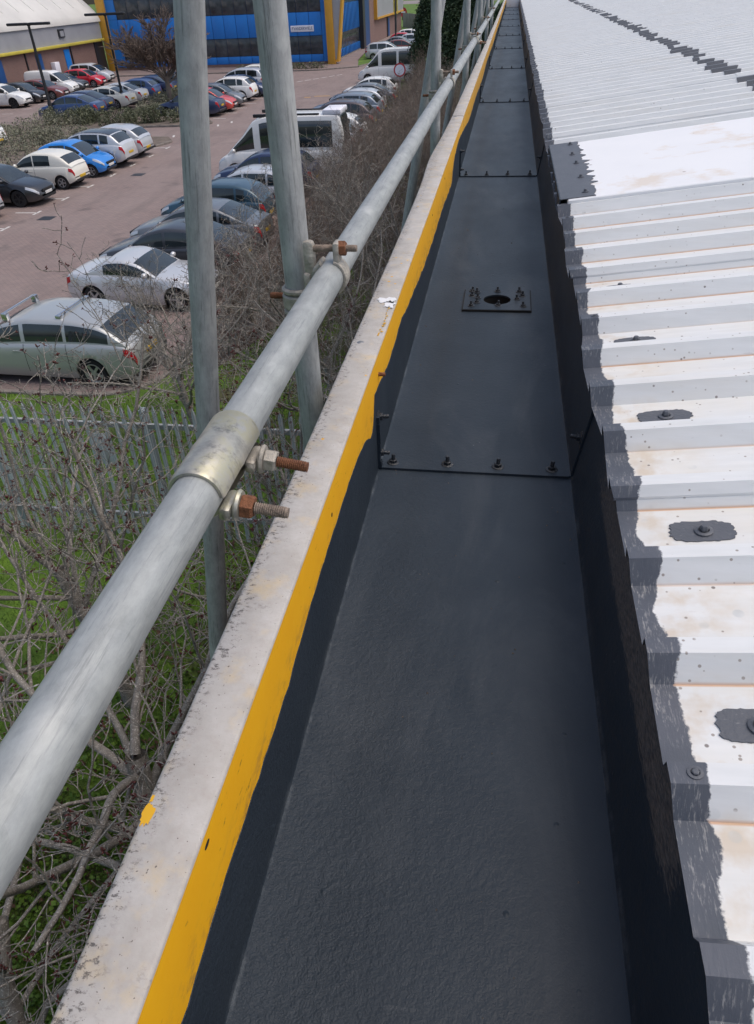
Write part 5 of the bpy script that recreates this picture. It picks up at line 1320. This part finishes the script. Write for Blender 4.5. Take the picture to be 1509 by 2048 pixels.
hedge('hedge', [(-8.2, 50, .25), (-7.7, 58, .3), (-6.6, 66, .6)], lambda x, y: 1.0, 3000, .12, 'hedge_leaf_dark', 'dark ivy covered hedge base behind the row near the round sign', 7)
def conifer(x, y, h, w, seed, label):
    rs = np.random.RandomState(seed); t = tag(empty('conifer', (x, y, 0)), label, 'tree', 'dark conifers beyond the bare shrubs'); pts = []
    for i in range(150):
        z = h * (rs.uniform(.04, 1) ** .8); r = w * (1 - z / h) ** .62 * rs.uniform(.55, 1.08) * (1 if z > h * .12 else .8); a = rs.uniform(0, 6.28)
        c = np.array([r * math.cos(a), r * math.sin(a), z]); s = rs.uniform(.35, .75)
        u = rs.normal(0, 1, (150, 3)); u /= np.linalg.norm(u, axis=1)[:, None]; pts.append(c + u * s * np.array([.8, .8, 1.1]) * rs.uniform(.5, 1, (150, 1)))
    pts = np.concatenate(pts); pts[:, 2] = np.maximum(pts[:, 2], .05)
    link('trunk', lathe_me([(.22, 0), (.16, h * .5), (.04, h * .96)], 8), M_['twig_brown'], t)
    tag(link('crown', leaf_cloud('crown', pts, .26, M_['conifer_leaf'], rs, .35), None, t), kind='stuff')
conifer(-6.6, 70, 6.2, 1.7, 1, 'left dark conifer behind the second upright pole, next to the white minibus')
conifer(-4.2, 66, 6.9, 1.9, 2, 'tall dark conifer directly behind the second upright pole')
conifer(-2.2, 63, 6.0, 1.8, 3, 'dark conifer between the second and third upright poles')
conifer(-3.6, 78, 7.4, 2.2, 4, 'dark conifer farther back to the right of the second upright pole')
conifer(-.9, 58, 5.2, 1.6, 5, 'dark conifer seen low behind the third upright pole')

# grass blades and dead leaves on the verge below the guard rail
rs = np.random.RandomState(3); n = 170000
x = rs.uniform(-15.5, -.4, n); y = 13.0 - 13.0 * rs.uniform(0, 1, n); keep = rs.uniform(0, 1, n) < (.45 + .55 * (np.sin(x * 1.7 + np.sin(y * 1.3)) * np.sin(y * 1.9) > -.35)); x, y = x[keep], y[keep]; n = len(x)
hgt = rs.uniform(.03, .085, n); a = rs.uniform(0, 6.28, n); wd = rs.uniform(.003, .006, n); lx, ly = rs.normal(0, .028, n), rs.normal(0, .028, n)
V = np.stack([np.stack([x - np.cos(a) * wd, y - np.sin(a) * wd, np.zeros(n)], 1), np.stack([x + np.cos(a) * wd, y + np.sin(a) * wd, np.zeros(n)], 1), np.stack([x + lx, y + ly, hgt], 1)], 1).reshape(-1, 3)
tag(link('grass', quads_me('grass', V, np.arange(3 * n).reshape(n, 3), M_['grass_blade'])), kind='stuff')
n = 5200; c = np.array([(-2.6, 2.4), (-4.2, 5.0), (-2.4, 7.6), (-4.5, 13.5), (-6, 16)])[rs.randint(0, 5, n)] + rs.normal(0, 1.1, (n, 2)); c = c[(c[:, 0] < -.5) & ((c[:, 1] < 12.9) | (c[:, 0] > -7))]
tag(link('leaf_litter', leaf_cloud('leaf_litter', np.column_stack([c, rs.uniform(.015, .07, len(c))]), .075, M_['dead_leaf'], rs, .65)), kind='stuff')
rs = np.random.RandomState(8); n = 26000                            # low ivy and moss under the trees
c = np.array([(-2.8, 1.8), (-3.6, 3.4), (-2.0, 3.6), (-4.6, 2.2), (-2.6, 5.6), (-1.6, 1.2)])[rs.randint(0, 6, n)] + rs.normal(0, .75, (n, 2)); c = c[c[:, 0] < -.5]
tag(link('ground_ivy', leaf_cloud('ground_ivy', np.column_stack([c, rs.uniform(.02, .12, len(c))]), .055, M_['grass_blade'], rs, .8)), kind='stuff')
